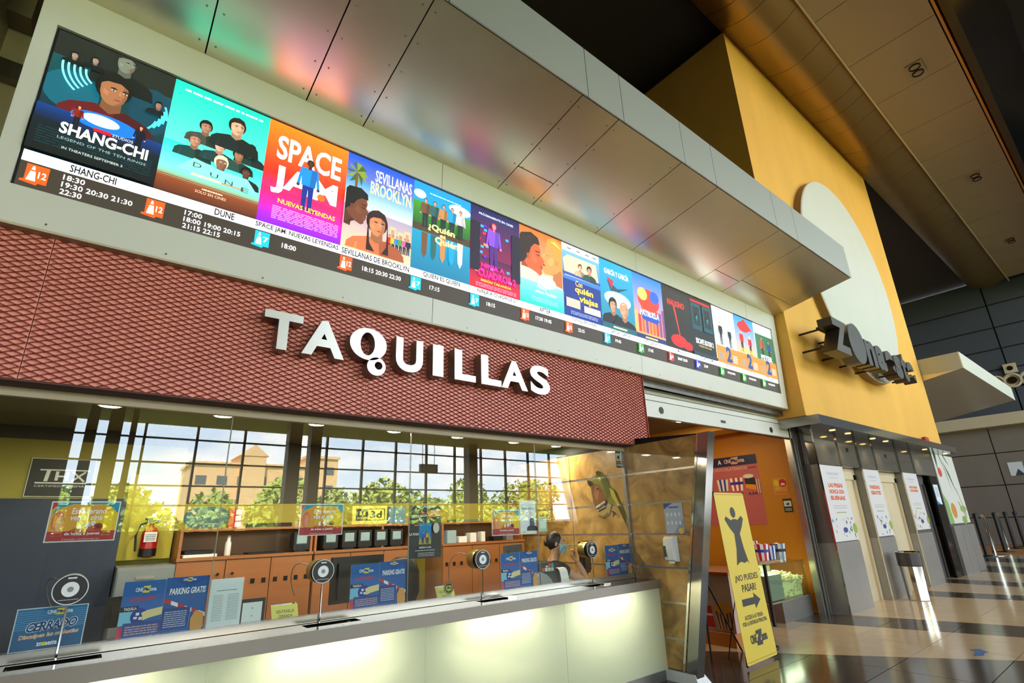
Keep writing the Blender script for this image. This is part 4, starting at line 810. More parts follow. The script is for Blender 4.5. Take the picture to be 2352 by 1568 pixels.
# carved-relief dinosaur head print stuck on the stone inside the booth
t = thing('dinosaur_cutout', 'green dinosaur head cutout with open jaws on the stone wall', 'cutout', (XW-.01, 4.4, 1.4))
dA, dB = on(1350, 1092, 0, XW), on(1448, 1214, 0, XW)
p = Print((XW-.006, dA.y, dB.z), (0, dB.y-dA.y+.005, 0), (0, 0, dA.z+.05-dB.z), .0012)
P_ = lambda *a: [((x-885)/255, 1-(y-355)/312) for x, y in a]
p.poly(P_((965, 362), (990, 366), (1010, 385), (1028, 412), (1042, 450), (1070, 468), (1100, 545), (1125, 600), (1140, 665), (1112, 618), (1080, 565), (1045, 530), (1036, 560), (1015, 595), (975, 612), (948, 600), (935, 565), (915, 530), (905, 480), (903, 450), (888, 420), (893, 402), (915, 408), (940, 382)), '#77792f')
p.poly(P_((1010, 385), (1028, 412), (1042, 450), (1030, 500), (1010, 520), (1000, 470), (985, 420)), '#5c6126'); p.poly(P_((905, 450), (930, 428), (962, 430), (986, 460), (1002, 514), (970, 538), (935, 548), (915, 525)), '#7c5434'); p.poly(P_((925, 440), (950, 436), (962, 470), (945, 520), (928, 500)), '#966a44')
p.poly(P_((918, 533), (935, 546), (970, 538), (1002, 513), (1014, 524), (1002, 560), (952, 577), (935, 560)), '#321812'); p.poly(P_((935, 562), (952, 577), (1002, 560), (1016, 530), (1036, 545), (1020, 590), (975, 612), (948, 600)), '#a2905a'); p.poly(P_((950, 592), (975, 600), (1012, 580), (1015, 595), (975, 612), (948, 600)), '#6e5f38')
for q in range(8): x, y = 932+q*9, 547-q*3.6; p.poly(P_((x, y), (x+8, y-2), (x+5, y+14)), '#ece2c4')
for q in range(6): x, y = 944+q*10, 572-q*3; p.poly(P_((x, y), (x+7, y-2), (x+3, y-11)), '#ddd2b0')
p.poly(P_((888, 402), (915, 408), (934, 426), (908, 442), (893, 425)), '#3c3020'); p.poly(P_((955, 366), (968, 358), (992, 366), (994, 386), (962, 388)), '#4a4420'); p.ell(*P_((978, 405))[0], .035, .03, '#e6dfb4', 14); p.ell(*P_((976, 407))[0], .015, .018, '#1a1810', 10); p.ell(*P_((962, 456))[0], .02, .018, '#2c1c10', 10)
p.poly(P_((1042, 455), (1070, 472), (1102, 548), (1088, 552), (1056, 505)), '#b4ac42'); p.poly(P_((1100, 545), (1125, 600), (1140, 665), (1118, 620), (1090, 560)), '#3c4222'); p.poly(P_((1040, 572), (1056, 588), (1048, 612), (1062, 598), (1080, 592), (1062, 578)), '#3a2a1c'); p.build('print', 'print_gloss', t)
d = thing('gel_dispenser', 'white wall dispenser with a grey sight window on the stone wall', 'dispenser', (XW-.06, 3.55, 1.17))
MB().loft([[(XW-x, y, z) for x, y in ((0, 3.612), (dd, 3.60), (dd+.012, 3.545), (dd, 3.49), (0, 3.478))] for z, dd in ((1.17, .05), (1.19, .085), (1.30, .1), (1.40, .09), (1.425, .06))]).build('body', 'white_plastic', d)
MB().box(XW-.108, XW-.09, 3.565, 3.598, 1.22, 1.33).build('sight_window', mat('teal_window', '#4a5a5c', .15), d); MB().box(XW-.07, XW-.03, 3.52, 3.57, 1.15, 1.172).build('nozzle', 'white_plastic', d)
# ------------------------------------------------------------------ booth interior: cabinets along the back wall
CF = 5.95
def Bx(px, py): return on(px, py, 1, CF)
ZU, ZM = 1.665, 1.40
def cabinet(x0, x1, label, doors, uprights, holes=True):
    t = thing('cabinet', label, 'cabinet', ((x0+x1)/2, CF+.2, 0), 'cabinets along the booth back wall')
    MB().box(x0, x1, CF+.03, 6.39, .02, ZM-.03).build('body', 'cabinet_dark', t); MB().box(x0-.004, x1+.004, CF-.01, 6.39, ZM-.028, ZM).build('worktop', 'cabinet', t)
    MB().box(x0, x1, 6.36, 6.385, ZM, ZU-.025).build('back_panel', 'cabinet_dark', t); MB().box(x0-.004, x1+.004, CF+.02, 6.39, ZU-.024, ZU).build('top_shelf', 'cabinet', t)
    for u in uprights: MB().box(u-.012, u+.012, CF+.025, 6.36, ZM, ZU-.025).build('upright', 'cabinet', t)
    w = (x1-x0)/doors
    for k in range(doors):
        a, b = x0+k*w+.004, x0+(k+1)*w-.004
        d = MB().box(a, b, CF, CF+.025, .1, ZM-.035).build('door', 'cabinet', t)
        kx = b-.06 if k % 2 == 0 else a+.06
        if not holes or k < 2: MB().lathe([(.006, 0), (.016, -.012), (.014, -.025), (.004, -.03)], (kx, CF, ZM-.16), 'y', 14).build('knob', 'chrome', d)
        hh = None
        for q in range(4):
            hx = a+(b-a)*(q+.5)/4
            MB().box(hx-.02, hx+.02, CF-.002, CF-.0005, 1.13, 1.175).build('square_hole', 'gap_black', d)
    return t
cabinet(.72, 1.98, 'long orange wood cabinet unit with open shelf and knobs', 3, (.735, 1.965))
cabinet(2.0, 3.22, 'orange wood cabinet holding the row of small monitors', 3, (2.012, 2.8, 3.2))
cabinet(3.62, 4.98, 'orange wood cabinet with papers beside the staff monitor', 3, (3.635, 4.96))
def crt(x, label, z=ZM):
    t = thing('small_monitor', label, 'monitor', (x, 6.05, z), 'small black monitors on the shelf')
    MB().loft([[(x-a, y, z+.02+c), (x+a, y, z+.02+c), (x+a, y, z+.2-c), (x-a, y, z+.2-c)] for y, a, c in ((5.97, .082, 0), (6.05, .085, 0), (6.2, .06, .03), (6.26, .04, .05))]).build('case', 'monitor_black', t)
    MB().loft([[(x-a, y, z+.08+c), (x+a, y, z+.08+c), (x+a, y, z+.175-c), (x-a, y, z+.175-c)] for y, a, c in ((5.969, .055, 0), (5.962, .05, .008))]).build('tube_face', 'screen_pale', t); MB().box(x-.06, x+.06, 5.99, 6.2, z, z+.02).build('foot', 'monitor_black', t)
for k, px in enumerate((690, 757, 800, 836, 873, 909)):
    crt(Bx(px, 1245).x+.02, ('first', 'second', 'third', 'fourth', 'fifth', 'sixth')[k]+' small black monitor along the wood shelf, counted from the bottle')
def bx_thing(name, label, cat, x0, x1, y0, y1, z0, z1, m, group=None, c=.006):
    t = thing(name, label, cat, ((x0+x1)/2, (y0+y1)/2, z0), group); MB().cbox(x0, x1, y0, y1, z0, z1, c).build('body', m, t); return t
# things on the shelves
t = thing('oval_sign', 'dark blue oval sign with gold script leaning on the cabinet top', 'sign', (.9, 6.05, ZU))
ov = [(.735+.205*(1+math.copysign(abs(math.cos(a))**.7, math.cos(a))), 6.05, ZU+.105+.105*math.copysign(abs(math.sin(a))**1.0, math.sin(a))) for a in [2*math.pi*k/28 for k in range(28)]]
MB().prism(ov, (0, .02, 0)).build('plate', mat('blue_enamel', '#2f5566', .3), t); p = Print((.735, 6.0495, ZU), (.41, 0, 0), (0, 0, .21)); p.text('Candelaria', .14, .5, .86, .76, '#8a8a5a', .0, shear=.4); p.rect(.25, .2, .75, .24, '#a8845a'); p.build('script', 'print', t)
t = bx_thing('box', 'red and white printed box beside the oval sign', 'box', 1.13, 1.25, 6.02, 6.1, ZU, ZU+.19, 'red'); p = Print((1.13, 6.0195, ZU), (.12, 0, 0), (0, 0, .19)); [p.rect(.5, .05+q*.32, .95, .3+q*.32, '#e8e4e0') for q in range(3)]; p.build('print', 'print', t)
bx_thing('case', 'flat dark case lying on the long cabinet top', 'case', 1.3, 1.75, 6.0, 6.2, ZU, ZU+.04, 'black')
for k in range(3): x = 1.86+k*.045; t = thing('cup', ('first', 'second', 'third')[k]+' of three dark cups on the cabinet top', 'cup', (x, 6.08, ZU), 'dark cups'); MB().lathe([(.016, 0), (.02, .06), (.018, .062), (.015, .01)], (x, 6.08, ZU), 'z', 14).build('body', 'black', t)
t = bx_thing('logo_box', 'yellow box printed with a black 3d logo on the cabinet top', 'box', 2.42, 2.86, 6.0, 6.16, ZU, ZU+.21, mat('box_yellow', '#cfc452', .6)); p = Print((2.42, 5.9995, ZU), (.44, 0, 0), (0, 0, .21)); p.rect(.1, .2, .93, .84, '#26261e'); p.rect(.44, .24, .9, .8, '#d8cc5a'); p.text('3d', .5, .32, .84, .72, '#26261e', .03); p.ell(.2, .6, .06, .12, '#d8cc5a', 14, -90, 90); p.ell(.36, .6, .06, .12, '#d8cc5a', 14, 90, 270); p.text('DOLBY', .14, .27, .4, .4, '#d8cc5a', .02); p.build('print', 'print', t)
bx_thing('display_box', 'blue grey display box near the cabinet end', 'box', 2.9, 3.12, 6.02, 6.18, ZU, ZU+.2, mat('blue_box', '#5a7a8c', .5))
bx_thing('binder', 'black folder lying on white papers in the shelf', 'folder', .78, 1.02, 6.0, 6.25, ZM+.03, ZM+.065, 'black'); bx_thing('paper_pile', 'white papers lying under the black folder', 'papers', .77, 1.06, 5.98, 6.25, ZM, ZM+.028, 'paper')
t = thing('spray_bottle', 'slim white bottle standing in the open shelf', 'bottle', (1.16, 6.05, ZM)); MB().lathe([(.026, 0), (.028, .01), (.028, .12), (.016, .15), (.018, .16), (.018, .19), (.004, .195)], (1.16, 6.05, ZM), 'z', 18).build('body', 'white_plastic', t, smooth=True)
bx_thing('tray', 'flat dark tray in the open shelf', 'tray', 1.34, 1.7, 6.0, 6.2, ZM, ZM+.018, 'black')
for k, (x, w, h, m, lb) in enumerate(((3.72, .14, .16, 'screen_pale', 'pale blue paper box'), (3.9, .13, .08, 'paper', 'low white paper pile'), (4.08, .1, .12, 'paper', 'small white carton'), (4.26, .07, .13, 'white_plastic', 'white mug-shaped holder'), (4.48, .16, .06, 'black', 'small black device'), (4.7, .12, .1, 'grey_metal', 'grey desk box'))): bx_thing('box', lb+' on the right-hand cabinet shelf', 'box', x, x+w, 6.0, 6.14, ZM, ZM+h, m)
bx_thing('folder', 'thin green folder lying on the right-hand cabinet top', 'folder', 3.86, 4.3, 6.0, 6.25, ZU, ZU+.03, mat('green_folder', '#5a7a5c', .5))
# partition signs, extinguisher, filing cabinet
t, p = sheet('wall_sign', 'dark cinema certificate sign with a white border on the olive wall', 'sign', (-.49, 6.385, 1.985), (.47, 0, 0), (0, 0, .345)); p.rect(0, 0, 1, 1, '#dfe4d8'); p.rect(.012, .016, .988, .984, '#3a3a34')
p.rect(.16, .68, .92, .715, '#e8e8e0'); p.rect(.12, .34, .9, .375, '#e8e8e0'); p.poly([(.26, .68), (.32, .68), (.3, .4), (.24, .4)], '#e8e8e0'); p.rect(.4, .42, .45, .66, '#e8e8e0'); p.rect(.56, .42, .61, .66, '#e8e8e0'); p.rect(.42, .51, .6, .555, '#e8e8e0'); p.line(.66, .66, .86, .4, .045, '#e8e8e0'); p.line(.86, .66, .66, .4, .045, '#e8e8e0'); p.text('CERTIFIED CINEMA', .12, .25, .88, .3, '#e8e8e0', .0); p.build('print', 'print', t)
t, p = sheet('hanging_sign', 'dark swinging sign with white letters near the booth end', 'sign', (-.98, 5.2, 1.98), (.34, .05, -.02), (.02, 0, .16)); p.rect(0, 0, 1, 1, '#d8d8c8'); p.rect(.02, .04, .98, .96, '#34342e'); p.text('NT', .66, .35, .92, .68, '#e8e8e0', .01); p.build('print', 'print', t)
t = thing('wall_panel', 'yellow safety panel behind the fire extinguisher', 'panel', (.48, 6.3, 1.3)); MB().box(.27, .7, 6.33, 6.39, 1.40, 2.2).build('body', mat('panel_yellow', '#d0c040', .5), t)
f_ = thing('fire_extinguisher', 'red fire extinguisher with a white label hung on the yellow panel', 'extinguisher', (.5, 6.2, 1.42))
MB().lathe([(.03, .0), (.068, .012), (.07, .03), (.07, .22), (.05, .26), (.022, .28), (.02, .31)], (.5, 6.22, 1.42), 'z', 24).build('cylinder', 'red_gloss', f_, smooth=True); MB().lathe([(.072, .01), (.072, .08)], (.5, 6.22, 1.42), 'z', 24).build('base_band', 'black', f_)
MB().box(.46, .56, 6.19, 6.25, 1.73, 1.76).box(.44, .5, 6.2, 6.24, 1.76, 1.78).build('valve', 'black', f_); MB().tube([(.47, 6.2, 1.74), (.41, 6.18, 1.72), (.385, 6.18, 1.62), (.4, 6.18, 1.48)], .01).build('hose', 'black', f_); p = Print((.45, 6.147, 1.56), (.1, 0, 0), (0, 0, .09)); p.rect(0, 0, 1, 1, '#e0e0dc'); p.small(.1, .15, .9, .85, 4, '#6a6a6a', .5); p.build('label', 'print', f_)
fc = thing('filing_cabinet', 'low grey metal cabinet below the extinguisher', 'cabinet', (.45, 5.9, 0)); MB().box(.27, .69, 5.72, 6.3, 0, 1.36).build('body', 'grey_metal', fc)
for k in range(3): d = MB().box(.28, .68, 5.70, 5.719, .1+k*.42, .5+k*.42).build('drawer', 'grey_metal', fc); MB().box(.41, .54, 5.685, 5.70, .42+k*.42, .44+k*.42).build('handle', 'steel', d)
# staff monitors on the desk
def pc(x0, x1, y, z1, lab, ang=0., m='monitor_black'):
    t = thing('desk_monitor', lab, 'monitor', ((x0+x1)/2, y, .94), 'staff monitors'); cx = (x0+x1)/2; w = (x1-x0)/2
    MB().box(-w+cx, cx+w, y, y+.035, 1.03, z1).box(cx-w*.8, cx+w*.8, y-.02, y, 1.06, z1-.05).build('screen_case', m, t); MB().box(cx-w*.93, cx+w*.93, y+.035, y+.04, 1.06, z1-.03).build('screen', 'black_gloss', t)
    MB().box(cx-.03, cx+.03, y+.0, y+.03, .955, 1.1).build('neck', m, t); MB().box(cx-.11, cx+.11, y-.06, y+.1, .94, .955).build('base', m, t)
    t.rotation_euler.z = ang; return t
pc(1.66, 2.14, 4.5, 1.39, 'black monitor back at the second window', .1); pc(3.42, 3.86, 4.52, 1.40, 'dark grey monitor back at the third window', .5, 'monitor_grey'); pc(4.50, 4.92, 4.5, 1.39, 'black monitor in front of the masked cashier', .55); pc(.2, .5, 4.66, 1.22, 'small dark monitor behind the parking notices', 0)
# card terminal and receipt holder by the cashier
t = thing('card_terminal', 'black card terminal with payment logos beside the cashier', 'terminal', (4.0, 4.4, .94)); MB().hexa([(3.86, 4.36, .94), (4.1, 4.36, .94), (4.1, 4.52, .94), (3.86, 4.52, .94), (3.86, 4.4, 1.2), (4.1, 4.4, 1.2), (4.1, 4.5, 1.2), (3.86, 4.5, 1.2)]).build('body', 'monitor_black', t)
p = Print((3.87, 4.386, 1.11), (.22, 0, 0), (0, .015, .085), .0006); [p.rect(.04+q*.19, .52, .2+q*.19, .95, c) for q, c in enumerate(('#e8e8e8', '#e0e4e8', '#d8dce0', '#c8503a', '#3a9ac0'))]; [p.rect(.14+q*.2, .05, .31+q*.2, .45, c) for q, c in enumerate(('#d86a3a', '#e8ecec', '#e0e4e0', '#c0d8d0'))]; p.build('print', 'print', t)
t = thing('receipt_roll', 'white curled paper strip hanging by the card terminal', 'paper', (4.05, 4.22, .945)); MB().loft([[(3.98, y, z), (4.09, y, z), (4.09, y+.003, z), (3.98, y+.003, z)] for y, z in ((4.19, .945), (4.18, 1.05), (4.195, 1.12), (4.22, 1.15), (4.26, 1.155))]).build('strip', 'paper', t)
t = thing('acrylic_shield', 'curved grey plastic shield on the desk beside the cashier', 'shield', (3.8, 4.25, .94)); MB().prism([(3.66, 4.22, .942), (3.92, 4.22, .942)]+[(3.66+.26*math.cos(a), 4.22, .942+.2*math.sin(a)) for a in (.3, .6, .9, 1.2, 1.5)], (0, .006, 0)).build('plate', 'grey_metal', t)
t = thing('candy_dish', 'small heap of sweets with red green and white wrappers behind the glass', 'sweets', (3.05, 4.25, .94)); g = random.Random(3)
MB().lathe([(.05, 0), (.07, .02), (.072, .025), (.05, .006)], (3.04, 4.25, .94), 'z', 18).build('dish', 'white_plastic', t)
for k in range(7): MB().ell((3.04+g.uniform(-.05, .05), 4.25+g.uniform(-.04, .04), .965+g.uniform(0, .02)), .02, .014, .012, 8, 5).build('sweet', ('red', 'green_folder', 'paper', 'panel_yellow')[k % 4], t)
oc = thing('office_chair', 'black office chair with a rounded back behind the second window', 'chair', (2.75, 5.25, 0))
MB().loft([[(2.75+a*math.cos(t_), 5.32+.05*math.sin(t_)*s_+c_, z) for t_ in [2*math.pi*k/16 for k in range(16)]] for z, a, c_, s_ in ((.86, .15, 0, .8), (.95, .2, .01, 1), (1.15, .2, .02, 1), (1.27, .16, .03, .8), (1.31, .08, .03, .5))]).build('backrest', 'black', oc, smooth=True); MB().cbox(2.53, 2.97, 4.98, 5.4, .5, .58, .05).build('seat', 'black', oc); MB().cyl((2.75, 5.2, .1), (2.75, 5.2, .5), .03).build('column', 'dark_frame', oc); MB().box(2.73, 2.77, 5.38, 5.42, .52, .95).build('back_bar', 'dark_frame', oc)
for k in range(5): a = 2*math.pi*k/5; MB().tube([(2.75, 5.2, .12), (2.75+.28*math.cos(a), 5.2+.28*math.sin(a), .06)], .018).build('leg', 'black', oc); MB().ell((2.75+.28*math.cos(a), 5.2+.28*math.sin(a), .03), .03, .03, .03, 10, 6).build('caster', 'black', oc)

# ------------------------------------------------------------------ cashier
mat('skin', '#c99a7a', .5); mat('hair', '#2a211b', .45); mat('shirt', '#1e1e20', .8); mat('mask_blue', '#9ccbd0', .7); mat('jeans', '#2a3142', .8)
PX, PYY = 4.24, 4.52
def skin_mesh(name, verts, edges, radii, m, parent, root=0, sub=2):
    og = ORG[parent] if parent in ORG else Vector((0, 0, 0))
    me = bpy.data.meshes.new(name); me.from_pydata([tuple(Vector(v)-og) for v in verts], edges, []); o = link(name, me, m, parent)
    o.modifiers.new('skin', 'SKIN'); sv = me.skin_vertices[0].data
    for k, r in enumerate(radii): sv[k].radius = (r, r) if not isinstance(r, tuple) else r; sv[k].use_root = (k == root)
    s = o.modifiers.new('smooth', 'SUBSURF'); s.levels = sub; s.render_levels = sub; return o
per = thing('person', 'cashier in a black shirt and pale blue face mask resting cheek on hand', 'person', (PX, PYY, 0))
V = [(4.14, 4.55, .62), (4.14, 4.55, .78), (4.17, 4.55, .98), (4.19, 4.55, 1.13), (4.225, 4.545, 1.215), (4.245, 4.54, 1.27),      # pelvis .. neck
     (4.262, 4.535, 1.345), (4.258, 4.535, 1.43),                                                                              # face, crown
     (4.22, 4.40, 1.13), (4.36, 4.33, 1.02), (4.50, 4.32, .985), (4.48, 4.36, 1.10), (4.445, 4.40, 1.19),                      # near arm: shoulder, mid, elbow, forearm, wrist
     (4.22, 4.70, 1.13), (4.30, 4.66, .99), (4.38, 4.52, .965), (4.44, 4.36, .965),                                             # far arm lying on the desk
     (4.3, 4.46, .6), (4.56, 4.45, .6), (4.60, 4.45, .32), (4.60, 4.45, .07), (4.72, 4.45, .04),                               # near leg
     (4.3, 4.66, .6), (4.56, 4.67, .6), (4.60, 4.67, .32), (4.60, 4.67, .07), (4.72, 4.67, .04)]
Ee = [(0, 1), (1, 2), (2, 3), (3, 4), (4, 5), (5, 6), (6, 7), (3, 8), (8, 9), (9, 10), (10, 11), (11, 12), (3, 13), (13, 14), (14, 15), (15, 16), (0, 17), (17, 18), (18, 19), (19, 20), (20, 21), (0, 22), (22, 23), (23, 24), (24, 25), (25, 26)]
Rr = [.12, .095, .1, .08, .05, .05, .078, .082, .042, .048, .042, .036, .028, .042, .044, .036, .028, .085, .068, .055, .042, .038, .085, .068, .055, .042, .038]
skin_mesh('body', V, Ee, Rr, 'skin', per)
def hand(palm, tips, thumb, name):                      # palm root, four finger chains, thumb chain
    vs = [palm[0], palm[1]]; es = [(0, 1)]; rs = [.024, .026]
    for ch in tips:
        i = len(vs); vs += ch; es += [(1, i)]+[(i+k, i+k+1) for k in range(len(ch)-1)]; rs += [.0095, .0085, .0075][:len(ch)]
    i = len(vs); vs += thumb; es += [(0, i)]+[(i+k, i+k+1) for k in range(len(thumb)-1)]; rs += [.011, .0095, .008][:len(thumb)]
    skin_mesh(name, vs, es, rs, 'skin', per)
hand([(4.445, 4.40, 1.19), (4.43, 4.415, 1.245)], [[(4.435+.008*k, 4.40-.0+.013*k, 1.278+.004*(k % 3)), (4.40+.01*k, 4.405+.013*k, 1.305+.003*k), (4.372+.012*k, 4.42+.012*k, 1.302+.003*k)] for k in range(4)], [(4.41, 4.405, 1.225), (4.385, 4.415, 1.25), (4.365, 4.43, 1.262)], 'hand')
hand([(4.44, 4.36, .965), (4.455, 4.30, .965)], [[(4.435+.018*k, 4.265-.004*(k in (1, 2)), .97), (4.43+.021*k, 4.235-.008*(k in (1, 2)), .966), (4.427+.023*k, 4.212-.01*(k in (1, 2)), .955)] for k in range(4)], [(4.42, 4.32, .965), (4.405, 4.295, .962), (4.395, 4.278, .956)], 'hand')
SV = [(4.14, 4.55, .6), (4.14, 4.55, .78), (4.17, 4.55, .98), (4.19, 4.55, 1.12), (4.215, 4.548, 1.195), (4.22, 4.40, 1.125), (4.30, 4.36, 1.065), (4.22, 4.70, 1.125), (4.265, 4.68, 1.06)]
skin_mesh('shirt', SV, [(0, 1), (1, 2), (2, 3), (3, 4), (3, 5), (5, 6), (3, 7), (7, 8)], [.165, .145, .155, .14, .078, .085, .07, .085, .07], 'shirt', per)
skin_mesh('trousers', [(4.14, 4.55, .62), (4.3, 4.46, .6), (4.56, 4.45, .6), (4.60, 4.45, .32), (4.60, 4.45, .1), (4.3, 4.66, .6), (4.56, 4.67, .6), (4.60, 4.67, .32), (4.60, 4.67, .1)], [(0, 1), (1, 2), (2, 3), (3, 4), (0, 5), (5, 6), (6, 7), (7, 8)], [.15, .098, .08, .066, .055, .098, .08, .066, .055], 'jeans', per)
# head detail: the face looks along +x and a little towards the glass
hc = Vector((4.262, 4.533, 1.385)); fx = Vector((.8, -.6, -.08)).normalized(); fy = Vector((.6, .8, 0)).normalized(); fz = fx.cross(fy)
def hp(a, b, c): return hc+fx*a+fy*b+fz*c
def blob(name, c, ra, rb, rc, m, n=18, k=12):
    mb = MB(); rings = []
    for j in range(k+1):
        t_ = math.pi*j/k; q = max(math.sin(t_), .03); rings.append([hp(c[0]+ra*q*math.cos(2*math.pi*i/n), c[1]+rb*q*math.sin(2*math.pi*i/n), c[2]-rc*math.cos(t_)) for i in range(n)])
    mb.loft(rings); return mb.build(name, m, per, smooth=True)
blob('face', (.018, 0, -.004), .086, .073, .112, 'skin'); blob('hair', (-.018, 0, .022), .098, .086, .108, 'hair'); blob('hair_bun', (-.105, 0, .0), .035, .035, .04, 'hair')
for s_ in (-1, 1):
    blob('ear', (-.005, .078*s_, -.005), .016, .01, .028, 'skin', 10, 8); blob('eye', (.094, .03*s_, .012), .008, .013, .007, 'paper', 10, 8); blob('pupil', (.101, .03*s_, .012), .003, .006, .006, 'hair', 8, 6)
    MB().tube([hp(.094, .014*s_, .03), hp(.096, .03*s_, .035), hp(.086, .046*s_, .03)], .0035, 6).build('eyebrow', 'hair', per); MB().tube([hp(.07, .06*s_, -.03), hp(.02, .082*s_, -.005), hp(-.012, .084*s_, .012)], .002, 6).build('mask_strap', 'paper', per)
MB().loft([[hp(a, b, c) for a, b, c in ((.112+.022*q, 0, z), (.106+.014*q, .03, z), (.088, .058, z), (.06, .08, z), (.035, .078, z), (.06, .03, z), (.07, 0, z), (.06, -.03, z), (.035, -.078, z), (.06, -.08, z), (.088, -.058, z), (.106+.014*q, -.03, z))] for z, q in ((-.105, -.6), (-.09, .1), (-.06, .6), (-.03, 1.0), (-.005, .3))]).build('face_mask', 'mask_blue', per, smooth=False)
st = thing('stool', 'black swivel stool under the cashier', 'stool', (4.16, 4.55, 0)); MB().lathe([(.17, 0), (.2, .02), (.2, .06), (.17, .08)], (4.16, 4.55, .40), 'z', 24).build('seat', 'black', st); MB().cyl((4.16, 4.55, .03), (4.16, 4.55, .4), .03).build('column', 'dark_frame', st); MB().lathe([(.24, 0), (.24, .02), (.05, .04)], (4.16, 4.55, 0), 'z', 24).build('base', 'dark_frame', st)
# ------------------------------------------------------------------ snack shop behind the shutter
struct('wall_shop', MB().box(10.11, 10.2, 4.2, 7.6, 0, 3.6), 'orange_wall', 'orange side wall of the snack shop', 'wall')
struct('wall_shop_back', MB().box(5.2, 10.1, 7.5, 7.6, 0, 3.6), 'orange_wall', 'orange back wall of the snack shop', 'wall')
struct('ceiling_shop', MB().box(5.2, 10.1, 4.22, 7.49, 3.4, 3.6), 'booth_ceil', 'ceiling of the snack shop', 'ceiling')
for x, y in ((6.5, 5.6), (8.6, 5.4)):
    l = bpy.data.lights.new('shop_lamp', 'AREA'); l.shape = 'DISK'; l.size = .3; l.energy = 14; l.color = (1, .78, .5)
    o = bpy.data.objects.new('shop_lamp_beam', l); COL.objects.link(o); o.location = (x, y, 3.36)
    t = thing('ceiling_lamp', 'round ceiling lamp in the snack shop '+('near the booth' if x < 7 else 'near the snack poster'), 'lamp', (x, y, 3.38)); MB().lathe([(.15, 0), (.15, .02)], (x, y, 3.375), 'z', 24).build('lens', 'lamp', t)
SX = 10.106
t, p = sheet('snack_poster', 'pink chocolate snack poster with a navy heading on the orange wall', 'poster', (SX, 6.25, 1.45), (0, -1.36, 0), (0, 0, 1.33)); p.rect(0, 0, 1, 1, '#b8605c'); p.rect(0, .86, 1, 1, '#2c2848')
logo_cine(p, .5, .885, .82, .985, '#d8b8a0', '#c89a7a'); p.text('A', .4, .9, .46, .965, '#e8e0d0', .03); p.text('CHOCOLATEADOS', .3, .795, .84, .84, '#d8a890', .02); p.small(.86, .8, .99, .835, 1, '#8a3a48', .6)
def bucket(x, y, w, h, c1, c2, n=5):
    for q in range(n): p.poly([(x+w*(.1+.8*q/n), y), (x+w*(.1+.8*(q+1)/n), y), (x+w*(q+1)/n, y+h), (x+w*q/n, y+h)], c1 if q % 2 else c2)
bucket(.34, .5, .18, .17, '#3a4a9c', '#e8d8c0'); bucket(.55, .49, .2, .19, '#c8383a', '#f0e8d8'); p.rect(.55, .58, .75, .62, '#2a3a8c'); p.poly([(.78, .52), (.93, .48), (.93, .66), (.78, .68)], '#2a2a30'); p.poly([(.78, .52), (.93, .48), (.93, .56), (.78, .58)], '#e88a1e'); p.ell(.84, .69, .08, .03, '#e0d0b8'); bucket(.94, .44, .05, .2, '#8a4a3a', '#d8c0a8', 3); p.text('4,5\u20ac', .8, .42, .94, .46, '#3a3050', .02); p.build('print', 'print', t)
t, p = sheet('sweets_sticker', 'red and yellow sweets sticker on the orange wall', 'sticker', (SX, 4.66, 1.98), (0, -.26, 0), (0, 0, .3)); p.rect(0, 0, 1, 1, '#c88a2e'); p.ell(.7, .68, .26, .24, '#b8201c'); p.text('m', .58, .54, .82, .68, '#f0e8e0', .05); p.ell(.25, .7, .2, .2, '#d8b82a'); p.ell(.3, .36, .2, .1, '#c8a04a'); p.small(.1, .1, .9, .2, 1, '#c8502a', .5); p.build('print', 'print', t)
t, p = sheet('camera_notice', 'dark green camera notice on the orange wall', 'notice', (SX, 4.54, 1.66), (0, -.16, 0), (0, 0, .24)); p.rect(0, 0, 1, 1, '#26342a'); p.rect(.08, .42, .92, .84, '#d0d4c4'); p.poly([(.3, .62), (.62, .7), (.74, .58), (.44, .5)], '#2a2c28'); p.small(.12, .12, .88, .34, 2, '#c8ccb8', .5); p.build('print', 'print', t)
# popcorn counter
pcn = thing('popcorn_counter', 'steel counter with a glass case full of popcorn', 'counter', (9.2, 4.5, 0))
MB().box(8.82, 9.86, 4.27, 4.9, 0, .30).build('base', 'steel_dark', pcn)
MB().box(8.5, 9.86, 4.27, 4.285, .32, .86).build('front_glass', 'case_glass', pcn); MB().box(8.5, 8.515, 4.285, 4.9, .32, .86).build('side_glass', 'case_glass', pcn); MB().box(8.48, 9.87, 4.265, 4.92, .86, .875).build('top_glass', 'case_glass', pcn)
MB().box(8.48, 9.87, 4.262, 4.92, .30, .32).build('case_floor', 'steel', pcn); MB().box(8.5, 9.86, 4.88, 4.9, .32, .86).build('case_back', mat('case_white', '#dfe8c8', .5), pcn); MB().box(8.46, 8.5, 4.26, 4.30, .0, .88).build('corner_post', 'dark_frame', pcn)
MB().box(8.52, 9.05, 4.32, 4.86, .33, .7).build('metal_bin', 'grey_metal', pcn)
g = random.Random(12); pop = MB()
for k in range(900):
    x, y = g.uniform(9.08, 9.82), g.uniform(4.31, 4.85); z = .34+g.uniform(.6, 1)*(.34+.06*math.sin(x*5)); s = g.uniform(.016, .026); pop.ell((x, y, z if k % 3 else g.uniform(.34, .66)), s, s*.9, s*.8, 6, 4)
pop.box(9.1, 9.8, 4.36, 4.86, .325, .62)
po = pop.build('popcorn', mat('popcorn', '#f0e2b0', .7), pcn); po['kind'] = 'stuff'
l = bpy.data.lights.new('case_lamp', 'AREA'); l.size = .8; l.size_y = .05; l.shape = 'RECTANGLE'; l.energy = 5; l.color = (.95, 1, .75); o = bpy.data.objects.new('case_lamp', l); COL.objects.link(o); o.location = (9.2, 4.5, .85)
